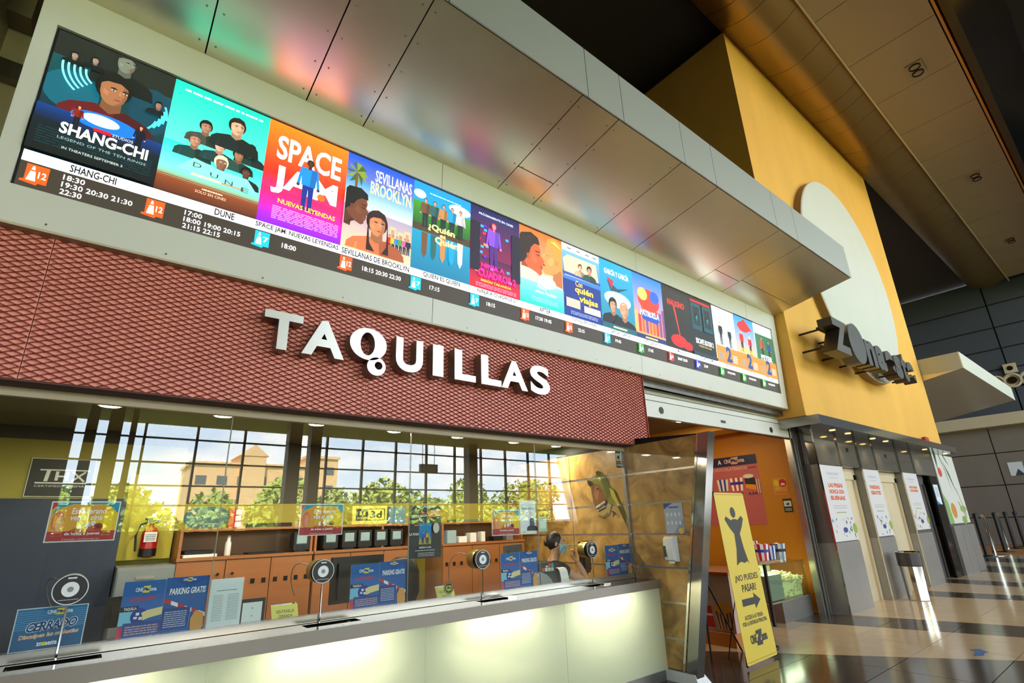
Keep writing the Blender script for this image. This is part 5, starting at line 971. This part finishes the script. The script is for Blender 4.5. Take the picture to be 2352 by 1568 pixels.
bx_thing('tray', 'low brown tray on the popcorn counter under the tubs', 'tray', 8.55, 9.3, 4.4, 4.85, .876, .9, 'cabinet_dark')
def tub(x, y, z, r, h, ca, cb, lab, name='popcorn_tub', band=None):
    t = thing(name, lab, 'tub', (x, y, z), 'popcorn tubs on the counter'); n = 16
    mb = MB(); rings = [[(x+q*math.cos(2*math.pi*k/n), y+q*math.sin(2*math.pi*k/n)) for k in range(n)] for q in (r*.78, r)]
    for k in range(n):
        l = (k+1) % n; lift = .03*math.sin(k*1.6)
        mb.face([(*rings[0][k], z), (*rings[0][l], z), (*rings[1][l], z+h), (*rings[1][k], z+h)], k % 2)
    mb.build('wall', [ca, cb], t, fix=False); MB().lathe([(r*.78, 0), (r*.78, .004)], (x, y, z), 'z', n).build('bottom', ca, t)
    if band: MB().lathe([(r*.9, 0), (r*.925, .0), (r*.955, h*.17), (r*.93, h*.17)], (x, y, z+h*.5), 'z', n).build('band', band, t)
mat('tub_red', '#c8202a', .4); mat('tub_white', '#efece4', .4); mat('tub_blue', '#24409c', .4); mat('tub_grey', '#6a7a8c', .35, .3)
tub(9.0, 4.55, .901, .13, .26, 'tub_red', 'tub_white', 'red and white striped popcorn tub with a blue band', band='tub_blue'); tub(9.2, 4.77, .901, .08, .3, 'tub_red', 'tub_white', 'tall red and white popcorn tub at the back'); tub(9.27, 4.53, .901, .09, .22, 'tub_blue', 'tub_white', 'blue and white striped popcorn tub'); tub(9.56, 4.52, .876, .12, .27, 'tub_grey', 'steel', 'silver grey popcorn tub beside the wall', band='black')
# mural counter and shelf deeper in the shop
mc = thing('mural_counter', 'shop counter painted with fireworks and popcorn on its side', 'counter', (7.2, 4.9, 0)); MB().box(6.86, 7.7, 3.98, 6.6, .16, .86).build('body', mat('counter_pink', '#c9a898', .5), mc); MB().box(6.84, 7.72, 3.97, 6.62, .86, .90).build('worktop', 'cabinet', mc); MB().box(6.80, 7.7, 3.97, 6.62, 0, .16).build('plinth', mat('plinth_orange', '#c8782e', .5), mc)
p = Print((6.857, 4.7, .17), (0, -.71, 0), (0, 0, .68)); p.rect(0, 0, 1, 1, '#c8aa9c')
for cx, cy_, c in ((.16, .74, '#b8382a'), (.6, .72, '#8a8a3a')):
    for q in range(16): a = q*math.pi/8; p.line(cx, cy_, cx+.17*math.cos(a), cy_+.2*math.sin(a), .008, c)
    p.line(cx, cy_, cx+.14, cy_-.36, .006, c)
p.ell(.28, .28, .22, .14, '#6a6460'); p.ell(.3, .34, .18, .08, '#b8b4b0'); p.ell(.26, .25, .12, .05, '#3a3634'); p.poly([(.44, .06), (.62, .06), (.58, .44), (.48, .44)], '#c03024'); p.rect(.46, .26, .6, .3, '#e8d8d0'); p.poly([(.7, .04), (1, .02), (.98, .36), (.62, .38)], '#d8b890'); [p.poly([(.72+q*.06, .04), (.74+q*.06, .04), (.7+q*.07, .36), (.66+q*.07, .37)], '#7a3a28') for q in range(5)]; p.ell(.82, .42, .18, .1, '#dca03a'); p.rect(.02, .04, .36, .14, '#d8782a'); p.rect(.1, .04, .2, .12, '#b83024'); p.build('mural', 'print', mc)
sh = thing('display_shelf', 'red snack display shelf on the shop counter', 'shelf', (7.2, 5.4, .9))
for z in (.9, 1.2, 1.5, 1.8): MB().box(6.98, 7.5, 4.9, 5.9, z, z+.02).build('shelf_board', 'red', sh)
MB().box(7.46, 7.5, 4.9, 5.9, .9, 2.1).build('back', mat('shelf_pink', '#b85a54', .5), sh)
for y in (4.9, 5.88): MB().box(6.98, 7.5, y, y+.02, .9, 2.1).build('side', 'red', sh)
k = 0
for z in (.92, 1.22, 1.52):
    for j in range(6):
        y = 4.97+j*.155; lab = '%s snack pack on the %s shelf, place %s from the entrance' % (('red', 'white', 'orange', 'teal')[k % 4], {.92: 'lowest', 1.22: 'middle', 1.52: 'upper'}[z], ('one', 'two', 'three', 'four', 'five', 'six')[j])
        t = thing('snack_pack', lab, 'snack', (7.06, y, z), 'snack packs on the shop shelf'); h = .12+.05*((k*7) % 4)/3
        MB().loft([[(7.02, y-.045, z), (7.1, y-.045, z), (7.1, y+.045, z), (7.02, y+.045, z)], [(7.01, y-.05, z+h*.5), (7.11, y-.05, z+h*.5), (7.11, y+.05, z+h*.5), (7.01, y+.05, z+h*.5)], [(7.055, y-.045, z+h), (7.065, y-.045, z+h), (7.065, y+.045, z+h), (7.055, y+.045, z+h)]]).build('bag', ('red', 'paper', 'orange_trim', 'blue_box')[k % 4], t); k += 1
# banner stand
bn = thing('banner_stand', 'tall yellow banner with black lettering and an arrow by the entrance', 'banner', (6.35, 3.42, 0))
O = Vector((5.98, 3.40, .03)); U = Vector((.76, .03, 0)); Vv = Vector((-.012, .09, 1.87)); nb = U.cross(Vv).normalized()
MB().prism([O, O+U, O+U+Vv, O+Vv], -nb*.003).build('sheet', mat('banner_yellow', '#e8c84a', .55), bn)
p = Print(O+nb*.001, U, Vv, .0005); p.rect(0, 0, 1, 1, '#e9c94c'); p.rect(0, .985, 1, .99, '#b89a34'); p.rect(0, .012, 1, .016, '#b89a34'); K = '#3a3630'
p.poly([(0.292, 0.545), (0.37, 0.558), (0.448, 0.565), (0.565, 0.554), (0.656, 0.565), (0.708, 0.545), (0.63, 0.644), (0.597, 0.736), (0.708, 0.776), (0.812, 0.829), (0.76, 0.849), (0.604, 0.822), (0.565, 0.829), (0.435, 0.829), (0.396, 0.822), (0.24, 0.849), (0.188, 0.829), (0.292, 0.776), (0.409, 0.736), (0.383, 0.644)], K); p.ell(.5, .872, .085, None, K)
p.text('\u00a1NO PUEDES', .14, .445, .9, .49, K, .012); p.text('PASAR!', .3, .388, .76, .432, K, .012); p.poly([(.22, .31), (.62, .31), (.62, .285), (.82, .33), (.62, .375), (.62, .35), (.22, .35)], K); p.text('ACCEDE A LA TIENDA', .2, .235, .8, .258, K, .01); p.text('POR LA ENTRADA PRINCIPAL', .1, .203, .9, .226, K, .01); logo_cine(p, .24, .085, .78, .165, K, K); p.build('print', 'print', bn)
for a in (O, O+U, O+Vv, O+U+Vv): MB().ell(a, .012, .012, .012, 8, 6).build('corner_peg', 'black', bn)
for x in (0., 1.): MB().tube([O+U*x-nb*.01, O+U*.5+Vv*.45-nb*.12, O+U*(1-x)+Vv-nb*.01], .006).build('cross_pole', 'black', bn)
MB().tube([O+U*.5+Vv*.45-nb*.12, O+U*.5-nb*.42+Vector((0, 0, -.02))], .006).build('rear_leg', 'black', bn); MB().ell((6.98, 3.62, .035), .14, .09, .035, 16, 8).build('foot_weight', 'black', bn)
# easel with the small name board
es = thing('easel', 'thin black tripod easel behind the yellow banner', 'easel', (6.3, 3.95, 0)); top_ = Vector((6.08, 4.02, 1.62)); kn = Vector((6.22, 3.98, .98))
for f2 in ((6.02, 3.86, .0), (6.72, 3.86, 0), (6.4, 4.3, 0)): MB().tube([kn, f2], .011).build('leg', 'black', es)
MB().tube([kn, top_], .01).build('mast', 'black', es); MB().tube([kn, (6.5, 3.97, 1.62)], .008).build('mast', 'black', es); MB().ell(kn, .04, .035, .06, 12, 8).build('joint', 'black', es)
t, p = sheet('name_board', 'small black board with gold capital letters on the easel', 'sign', (5.92, 3.94, .965), (.42, .0, .02), (0, 0, .12)); p.rect(0, 0, 1, 1, '#1c1812'); p.text('LUX CINEMAS', .08, .22, .94, .78, '#c8a23a', .02); p.build('print', 'print', t)
# ------------------------------------------------------------------ round sign and name letters on the yellow wall
ds = thing('disc_sign', 'large white disc mounted on the yellow wall', 'sign', (13.53, 3.5, 4.4)); MB().lathe([(2.55, 0), (2.57, .02), (2.57, .17)], (13.53, 3.42, 6.95), 'y', 72).build('disc', ['white_panel'], ds); MB().lathe([(2.575, 0), (2.575, .13)], (13.53, 3.45, 6.95), 'y', 72).build('rim', mat('rim_brown', '#8a6a48', .5), ds)
zs = thing('letter_sign', 'dark grey metal letters standing off the yellow wall below the white disc', 'sign', (12.6, 3.1, 4.3)); mat('zona_grey', '#6d6c68', .35, .6); mat('zona_side', '#4f473c', .4, .6)
ZY0, ZY1 = 2.98, 3.22
def zlet(ch, x0, x1, z0, z1):
    v, f, r = glyphs(ch, .05, 5); mb = MB(); n = len(v); P = lambda q, y: (x0+(x1-x0)*q[0], y, z0+(z1-z0)*q[1])
    mb.v = [P(q, ZY0) for q in v]+[P(q, ZY1) for q in v]; cnt = {}
    for p in f:
        mb.f += [p, tuple(n+k for k in reversed(p))]; mb.mi += [0, 1]
        for a, b in zip(p, p[1:]+p[:1]): cnt[(a, b)] = 1
    for (a, b) in cnt:
        if (b, a) not in cnt: mb.f.append((b, a, n+a, n+b)); mb.mi.append(1)
    mb.build('letter', ['zona_grey', 'zona_side'], zs)
zx = on(1912, 760, 1, ZY0).x; zx1 = on(2106, 872, 1, ZY0).x; zb = on(1945, 812, 1, ZY0).z; zt = on(1912, 728, 1, ZY0).z
wd_ = [1.25, 1.3, .9, .9, .9, .8, .62, .9]; tot = sum(wd_); x = zx
for ch, w in zip('Zonaeste', wd_):
    d = (zx1-zx)*w/tot; big = ch == 'Z'
    if ch == 'o': MB().lathe([(d*.5, 0), (d*.5, ZY1-ZY0)], (x+d*.5, ZY0, zb+d*.42), 'y', 36).build('letter', 'zona_grey', zs)
    else: zlet(ch.upper() if big else ch, x+.02, x+d*.97, zb, zt if (big or ch in 't') else zb+(zt-zb)*.82)
    x += d
for k in range(6):
    xx = zx+.2+k*(zx1-zx-.4)/5
    for z in (zb+.15, zb+.5): MB().cyl((xx, ZY1, z), (xx, 3.41 if (xx-13.53)**2+(z-6.95)**2 < 6.7 else 3.6, z), .02, n=8).build('standoff', 'dark_frame', zs)
MB().box(zx+.1, zx1-.1, ZY1+.01, ZY1+.04, zb+.13, zb+.17).box(zx+.1, zx1-.1, ZY1+.01, ZY1+.04, zb+.48, zb+.52).build('mount_rail', 'dark_frame', zs)
# ------------------------------------------------------------------ lift fronts
YE = 3.84
lf = thing('wall_lifts', 'dark mirrored steel wall with lift openings under the yellow block', 'wall', (14.5, YE, 0), kind='structure')
def pier(x0, x1, zt=3.1):
    MB().box(x0, x1, YE-.02, 4.6, 0, 1.12).build('pier_base', mat('pier_steel', '#a39d94', .3, .35, noise=.1, nscale=3), lf); MB().box(x0, x1, YE, 4.6, 1.12, 2.47).build('pier_shaft', 'steel_dark', lf); MB().box(x0, x1-.003, YE, 4.6, 2.475, zt).build('pier_head', 'mirror_steel', lf); MB().box(x0-.006, x0, YE-.024, YE, 0, zt).build('edge_trim', 'chrome', lf); MB().box(x1, x1+.006, YE-.02, YE, 2.47, zt).build('edge_trim', 'chrome', lf)
for a, b in ((10.19, 11.28), (12.31, 13.26), (14.85, 15.96)): pier(a, b)
MB().box(17.8, 20.0, YE-.06, 4.6, 0, 1.2).build('pier_base', 'pier_steel', lf); MB().box(17.8, 20.0, YE, 4.6, 1.2, 3.1).build('pier_shaft', 'steel_dark', lf)
for x in (18.5, 19.25): MB().box(x-.006, x+.006, YE-.064, YE-.06, 0, 1.2).build('edge_trim', 'chrome', lf)
for a, b in ((11.286, 12.304), (13.266, 14.844), (15.966, 17.79)): MB().box(a, b, YE+.005, 4.6, 2.475, 3.1).build('lintel', 'mirror_steel' if a < 14 else 'steel_dark', lf)
MB().box(10.21, 20.2, 4.6, 4.75, 0, 3.25).build('rear_wall', mat('lobby_dark', '#4a443e', .5), lf)
mat('door_beige', '#d8c6a0', .4, .1, noise=.06, nscale=2)
for k, (a, b) in enumerate(((11.29, 12.3), (13.27, 14.84), (15.97, 17.09))):
    d = thing('door_%d' % (k+1), ('beige lift doors between the first two white notice piers', 'beige lift doors behind the steel bin', 'dark service door beside the large plant poster')[k], 'door', ((a+b)/2, 4.5, 0), kind='structure')
    m = 'door_beige' if k < 2 else 'lobby_dark'
    MB().box(a, a+.1, 3.98, 4.2, 0, 2.35).box(b-.1, b, 3.98, 4.2, 0, 2.35).box(a, b, 3.98, 4.2, 2.25, 2.47).build('frame', m, d)
    for s_ in (0, 1): c = (a+b)/2; MB().box(a+.1 if s_ == 0 else c+.003, c-.003 if s_ == 0 else b-.1, 4.02, 4.06, 0, 2.25).build('leaf', m, d)
    if k == 2: MB().cyl((16.5, 4.0, 1.05), (16.5, 4.0, 1.25), .015).build('handle', 'chrome', d)
    else: MB().box(a-.05+(b-a)/2, a+.05+(b-a)/2, YE-.0, YE+.004, 2.78, 2.86).build('call_display', 'black_gloss', d)
bm = thing('trim_1', 'polished steel beam with small lights above the lift fronts', 'beam', (14, 3.6, 3.08), kind='structure')
bj = [9.55, 12.2, 15.1, 18.6]
for a, b in zip(bj, bj[1:]): MB().box(a+.004, b-.004, 3.42, 3.43, 3.085, 3.245).build('front_plate', 'mirror_steel', bm)
MB().box(9.55, 18.6, 3.43, YE+.3, 3.085, 3.24).build('core', 'black_gloss', bm); MB().box(9.54, 9.552, 3.42, 4.1, 3.085, 3.245).build('end_plate', 'steel', bm)
for k, x in enumerate((10.6, 11.35, 12.7, 13.5, 16.4, 18.3)):
    t = thing('recessed_lamp', 'small yellow recessed lamp under the lift beam, %s from the shop' % ('first', 'second', 'third', 'fourth', 'fifth', 'sixth')[k], 'lamp', (x, 3.62, 3.08), 'lift beam lamps'); MB().lathe([(.05, 0), (.05, .006)], (x, 3.62, 3.077), 'z', 16).build('lens', mat('lamp_small', '#f0d890', .5, em='#ffd070', es=2.5), t)
    l = bpy.data.lights.new('beam_lamp', 'SPOT'); l.energy = 16; l.spot_size = 1.9; l.spot_blend = .6; l.color = (1, .8, .5); l.shadow_soft_size = .05; o = bpy.data.objects.new('beam_lamp', l); COL.objects.link(o); o.location = (x, 3.62, 3.06)
t = thing('alarm_box', 'small red alarm box on the beam under the yellow wall', 'alarm', (16.2, 3.5, 3.25)); MB().cbox(16.05, 16.3, 3.45, 3.55, 3.246, 3.36, .02).build('body', 'red', t)
# notices on the piers
def leaves(p, y1, seed):
    g = random.Random(seed)
    for q in range(26):
        x, y = g.uniform(.03, .97), g.uniform(.01, y1); a = g.uniform(.6, 2.4); l = g.uniform(.03, .07); c = g.choice(['#4a6ab0', '#8ab0d8', '#2f6a4a', '#a8b84a', '#d87a3a', '#1f2f5a', '#c8d0e0'])
        dx, dy = math.cos(a)*l/p.asp, math.sin(a)*l; p.poly([(x, y), (x+dx*.5-dy*.35/p.asp, y+dy*.5+dx*.2), (x+dx, y+dy), (x+dx*.5+dy*.35/p.asp, y+dy*.5-dx*.2)], c)
    p.ell(.5, y1*.5, .1, .035, '#2a3f8c', 14); p.ell(.92, y1*.55, .09, .07, '#9ab83a', 14)
for (x0, x1, z0, z1), ls, lb, sd in (((10.2, 11.27, 1.137, 2.46), ('LAS PRISAS', 'NUNCA SON', 'BUENAS'), 'about never rushing', 1), ((12.32, 13.25, 1.145, 2.46), ('PARKING', 'GRATIS'), 'about free parking', 2), ((14.86, 15.95, 1.19, 2.48), ('ASIENTOS', 'NUMERADOS'), 'with the shortest heading', 3)):
    t, p = sheet('lit_notice', 'lit white notice '+lb+' on a lift pier', 'notice', (x0, YE-.012, z0), (x1-x0, 0, 0), (0, 0, z1-z0), thick=.01, group='lit notices on the lift piers'); p.rect(0, 0, 1, 1, '#e8ecea'); p.small(.25, .87, .75, .91, 1, '#c8d0d8', .9); p.small(.32, .83, .68, .845, 1, '#a8b0b0', .5)
    if sd == 3: p.small(.25, .66, .8, .78, 2, '#e0763a', .7, 4)
    else:
        for r, s_ in enumerate(ls): p.text(s_, .2, .7-r*.085, .82, .76-r*.085, '#e0662a', .06)
    p.small(.22, .42, .8, .48, 2, '#c0c4c0', .4); p.small(.3, .36, .72, .385, 1, '#a8b86a', .6); leaves(p, .28, sd); p.build('print', 'lightbox', t)
t, p = sheet('plant_poster', 'large lit poster with green leaves and red and orange fruit', 'poster', (17.86, YE-.012, 1.25), (2.12, 0, 0), (0, 0, 1.85), thick=.01); p.rect(0, 0, 1, 1, '#e4ece2'); G1 = '#1c5a3a'
p.poly([(.06, 1), (.18, 1), (.12, .8), (.1, .72)], G1); p.poly([(.3, 1), (.34, 1), (.52, .42), (.46, .7)], G1); p.poly([(.36, .98), (.42, .9), (.72, .4), (.6, .72)], G1); p.poly([(.5, 1), (.56, 1), (.72, .84), (.62, .9)], G1); p.ell(.16, .73, .09, .07, '#d8482a'); p.ell(.32, .18, .12, .11, '#d89a3a'); p.poly([(0, 0), (.18, 0), (.14, .3), (0, .42)], '#8ac05a'); p.ell(.8, .2, .16, .05, '#9ab86a'); p.poly([(.62, .3), (.66, .32), (.9, .08), (.84, .06)], '#a8b870'); p.poly([(.7, .52), (.74, .5), (.9, .12), (.86, .12)], '#9ab06a'); p.ell(.72, .04, .12, .06, '#8ab05a'); p.build('print', 'lightbox', t)
t, p = sheet('small_notice', 'small white notice stuck on the dark panel beside the plant poster', 'notice', (17.2, YE-.004, 1.75), (.42, 0, 0), (0, 0, .5)); p.rect(0, 0, 1, 1, '#dce6ea'); p.small(.15, .4, .85, .9, 5, '#7a98b0', .4); p.poly([(0, 0), (.7, 0), (0, .2)], '#3a7ac0'); p.build('print', 'print', t)
MB().box(17.1, 17.79, YE, YE+.05, 0, 2.47).build('dark_panel', 'beam_black', lf)
t, p = sheet('door_notice', 'white notice on the yellow panel beside the shop jamb', 'notice', (10.186, 4.45, 1.66), (0, -.22, 0), (0, 0, .34)); p.rect(0, 0, 1, 1, '#d8d4c8'); p.small(.15, .7, .85, .76, 1, '#6a6a6a', .6); p.bust(.7, .22, .34, '#8a5a48', '#2a1c18', '#4a3a34'); p.build('print', 'print', t)
# ------------------------------------------------------------------ bin, barrier posts, floor arrow, spotlights
bn2 = thing('waste_bin', 'tall steel waste bin with a black collar before the lift doors', 'bin', (12.62, 3.5, 0)); MB().lathe([(.17, 0), (.175, .01), (.19, .6)], (12.62, 3.5, 0), 'z', 32).build('drum', 'chrome', bn2, smooth=False); MB().lathe([(.195, 0), (.2, .02), (.2, .24), (.17, .25), (.15, .2)], (12.62, 3.5, .6), 'z', 32).build('collar', mat('bin_dark', '#4a4642', .35, .3), bn2); MB().lathe([(.2, 0), (.205, .01), (.19, .025), (.15, .02), (.15, 0)], (12.62, 3.5, .845), 'z', 32).build('rim', 'chrome', bn2)
for k, (x, y, m) in enumerate(((25.0, 4.62, 'black'), (25.6, 4.5, 'chrome'), (27.7, 4.54, 'black'), (29.6, 4.75, 'chrome'), (30.2, 4.6, 'black'), (31.6, 4.5, 'black'))):
    t = thing('barrier_post', ('black' if m == 'black' else 'chrome')+' queue barrier post, '+('nearest the plant poster', 'just behind the nearest black post', 'third along the row', 'fourth along the row', 'fifth along the row', 'last before the end wall')[k], 'post', (x, y, 0), 'queue barrier posts'); MB().lathe([(.3, .0125), (.3, .02), (.06, .06)] if k > 1 else [(.3, 0), (.3, .02), (.06, .06)], (x, y, 0), 'z', 24).build('base', m, t); MB().cyl((x, y, .05), (x, y, 1.35), .06, n=14).build('pole', m, t); MB().lathe([(.075, 0), (.075, .12), (.03, .14)], (x, y, 1.32), 'z', 14).build('head', m, t)
t = thing('bench_rail', 'two glowing wooden rails behind the barrier posts', 'rail', (26, 6.2, 0)); [MB().box(21.5, 26.4, 6.2, 6.3, z, z+.1).build('rail', 'orange_trim', t) for z in (.75, 1.25)]; [MB().box(x, x+.1, 6.2, 6.3, 0, 1.25).build('leg', 'dark_frame', t) for x in (21.6, 23.8, 26.2)]
t = thing('carpet', 'strip of orange carpet before the far end wall', 'carpet', (29, 5, 0)); MB().box(26.5, 32.9, 1.0, 7.9, .0005, .012).build('pile', mat('carpet_orange', '#b8762e', .8), t)
t = thing('floor_arrow', 'small blue arrow sticker on the beige floor tiles', 'sticker', (8.95, 2.0, 0)); A0 = [on(*q, 2, .002) for q in ((2237, 1506), (2259, 1505), (2262, 1498), (2270, 1497), (2250, 1490), (2228, 1491), (2241, 1495))]; MB().prism(A0, (0, 0, .0015)).build('film', mat('arrow_blue', '#3f6fa8', .5), t)
def spot(x, y, z, lab, two=True):
    t = thing('spotlight', lab, 'lamp', (x, y, z), 'twin ceiling spotlights'); MB().box(x-.28, x+.28, y-.16, y+.16, z-.03, z).build('plate', 'ceiling_band', t)
    for d in ((-.14, .14) if two else (0,)): MB().lathe([(.12, 0), (.12, -.03), (.1, -.035), (.1, 0)], (x+d, y, z-.03), 'z', 20).build('ring', 'dark_frame', t); MB().lathe([(.098, 0), (.098, .005)], (x+d, y, z-.04), 'z', 16).build('lens', 'ceiling_band', t)
for x, y, lb in ((14.2, 1.2, 'nearest twin spotlight on the taupe ceiling panels'), (21.0, 1.3, 'second twin spotlight on the taupe ceiling panels'), (27.6, 1.4, 'farthest twin spotlight on the taupe ceiling panels')): spot(x, y, 11.978, lb)
def wspot(y, z, r, lab, sq=False):
    t = thing('wall_light', lab, 'lamp', (32.9, y, z)); (MB().box(32.85, 32.99, y-r, y+r, z-r, z+r) if sq else MB().lathe([(r, 0), (r, -.12), (r*.8, -.14), (r*.6, -.04)], (32.99, y, z), 'x', 24)).build('housing', 'cream', t); MB().lathe([(r*.5, 0), (r*.5, -.02)], (32.86 if not sq else 32.85, y, z), 'x', 18).build('lens', 'black_gloss', t)
wspot(3.83, 7.3, .32, 'round white wall spotlight beside the small canopy'); wspot(3.27, 7.28, .34, 'round white wall spotlight below the square one'); wspot(2.7, 7.28, .34, 'round white wall spotlight at the picture edge'); wspot(3.22, 7.85, .22, 'square white wall fitting above the round spotlights', True)
t, p = sheet('far_poster', 'small white poster on the far grey wall', 'poster', (32.99, 4.4, 3.0), (0, -.5, 0), (0, 0, .6)); p.rect(0, 0, 1, 1, '#dfe4e6'); p.poly([(.3, 0), (.6, .5), (1, 0)], '#4a4a58'); p.build('print', 'print', t)

hs = on(984, 1076, 1, 12.0); hy = 8.2-12.0
t = thing('hanging_sign', 'grey hanging direction box mirrored in the booth glass', 'sign', (hs.x, hy, hs.z-.2)); MB().box(hs.x-.25, hs.x+.25, hy-.06, hy+.06, hs.z-.11, hs.z+.11).build('box', 'grey_metal', t); MB().box(hs.x-.21, hs.x+.21, hy+.061, hy+.065, hs.z-.08, hs.z+.08).build('face', mat('sign_pale', '#c8ccc4', .4), t)
for d in (-.18, .18): MB().cyl((hs.x+d, hy, hs.z+.11), (hs.x+d, hy, 12.44), .008, n=6).build('wire', 'dark_frame', t)
# ------------------------------------------------------------------ outdoors, mirrored in the booth glass
mat('lawn', '#8c9a4a', .9); mat('leaf_a', '#b3c44c', .6, noise=.4, nscale=1.2); mat('leaf_b', '#9cb544', .6, noise=.4, nscale=1.2); mat('bark', '#6a5540', .9)
mat('render_orange', '#e0b98a', .85); mat('render_white', '#efe6d8', .85); mat('pane_dark', '#5a6670', .2); mat('roof_red', '#b8654a', .8)
struct('ground', MB().box(-80, 110, -150, -12.4, -.6, -.3), 'lawn', 'lawn outside the glazed wall', 'ground')
def tree(x, y, h, r, m, label, seed):
    g = random.Random(seed); t = thing('tree', label, 'tree', (x, y, -.3), 'trees outside the glazed wall')
    MB().cyl((x, y, -.3), (x, y, h*.55), .22, .12, 8).build('trunk', 'bark', t)
    mb = MB()
    cl = [(x+g.uniform(-.6, .6)*r, y+g.uniform(-.6, .6)*r, h*.62+g.uniform(-.28, .3)*h, r*g.uniform(.35, .6)) for _ in range(9)]
    for q in range(1500):
        c = g.choice(cl); d = Vector((g.gauss(0, 1), g.gauss(0, 1), g.gauss(0, 1))).normalized()*c[3]*g.uniform(.75, 1)
        p = Vector(c[:3])+d; s = g.uniform(.16, .34); u = Vector((g.uniform(-1, 1), g.uniform(-1, 1), g.uniform(-1, 1))).normalized(); w = u.cross(d.normalized()+Vector((.01, 0, .3))).normalized()
        mb.face([p-u*s, p+w*s*.55, p+u*s, p-w*s*.55])
    mb.build('crown', m, t, fix=False)
for k, (x, yv, h, r) in enumerate(((-3, 40, 4.6, 2.6), (1.5, 36, 3.6, 2.2), (5.5, 40, 3.8, 2.4), (9.2, 38, 5.3, 2.6), (13.0, 36, 3.9, 2.2), (17.2, 38, 5.1, 2.6), (20.6, 37, 4.6, 2.2), (25, 38, 4.6, 2.8), (30, 38, 4.6, 2.8), (34, 40, 5.2, 3.0), (-9, 40, 5.4, 2.8))):
    tree(x, 8.2-yv, h, r, 'leaf_a' if k % 2 else 'leaf_b', ('slim', 'low', 'broad', 'tall', 'round', 'full', 'dense', 'wide', 'bushy', 'large', 'outermost')[k]+' green tree mirrored in the glass, %s along the row' % ('second', 'third', 'fourth', 'fifth', 'sixth', 'seventh', 'eighth', 'ninth', 'tenth', 'last', 'first')[k], 50+k)
def building(x0, x1, yv, h, m, label, nx, nz, tower=None):
    y = 8.2-yv; b = thing('apartment_building', label, 'building', ((x0+x1)/2, y, -.3))
    MB().box(x0, x1, y-8, y, -.3, h).box(x0-.2, x1+.2, y-8.2, y+.2, h, h+.35).build('wall', m, b)
    if tower: MB().box(tower[0], tower[1], y-6, y+.6, -.3, tower[2]).prism([(tower[0]-.3, y+.7, tower[2]), (tower[1]+.3, y+.7, tower[2]), ((tower[0]+tower[1])/2, y+.7, tower[2]+1.4)], (0, -6, 0)).build('tower', m, b)
    w0 = None
    for i in range(nx):
        for j in range(nz):
            cx = x0+(i+.5)*(x1-x0)/nx; cz = 1+(j+.5)*(h-1.4)/nz
            if w0 is None: w0 = MB().box(-.55+b.location.x, .55+b.location.x, y-.02, y+.06, -.5-.3, .5-.3).build('window', 'pane_dark', b); w0.location = (cx-b.location.x, 0, cz+.3)
            else: copyo(w0, b, (cx-b.location.x, 0, cz+.3))
building(8.5, 21.8, 70, 9.6, 'render_orange', 'long orange apartment block with a gabled tower seen mirrored in the glass', 6, 3, (13.6, 16.4, 10.8))
building(22.2, 26.5, 72, 11.2, 'render_orange', 'narrow orange apartment block beside the tower mirrored in the glass', 2, 4)
building(-16, -9, 60, 8.0, 'render_orange', 'orange building at the edge of the mirrored view', 3, 3)
building(-2, 2.5, 80, 4.6, 'render_white', 'low white house under the mirrored clouds', 3, 1)
building(27, 44, 95, 6.6, 'render_white', 'distant white building above the mirrored trees', 8, 2)
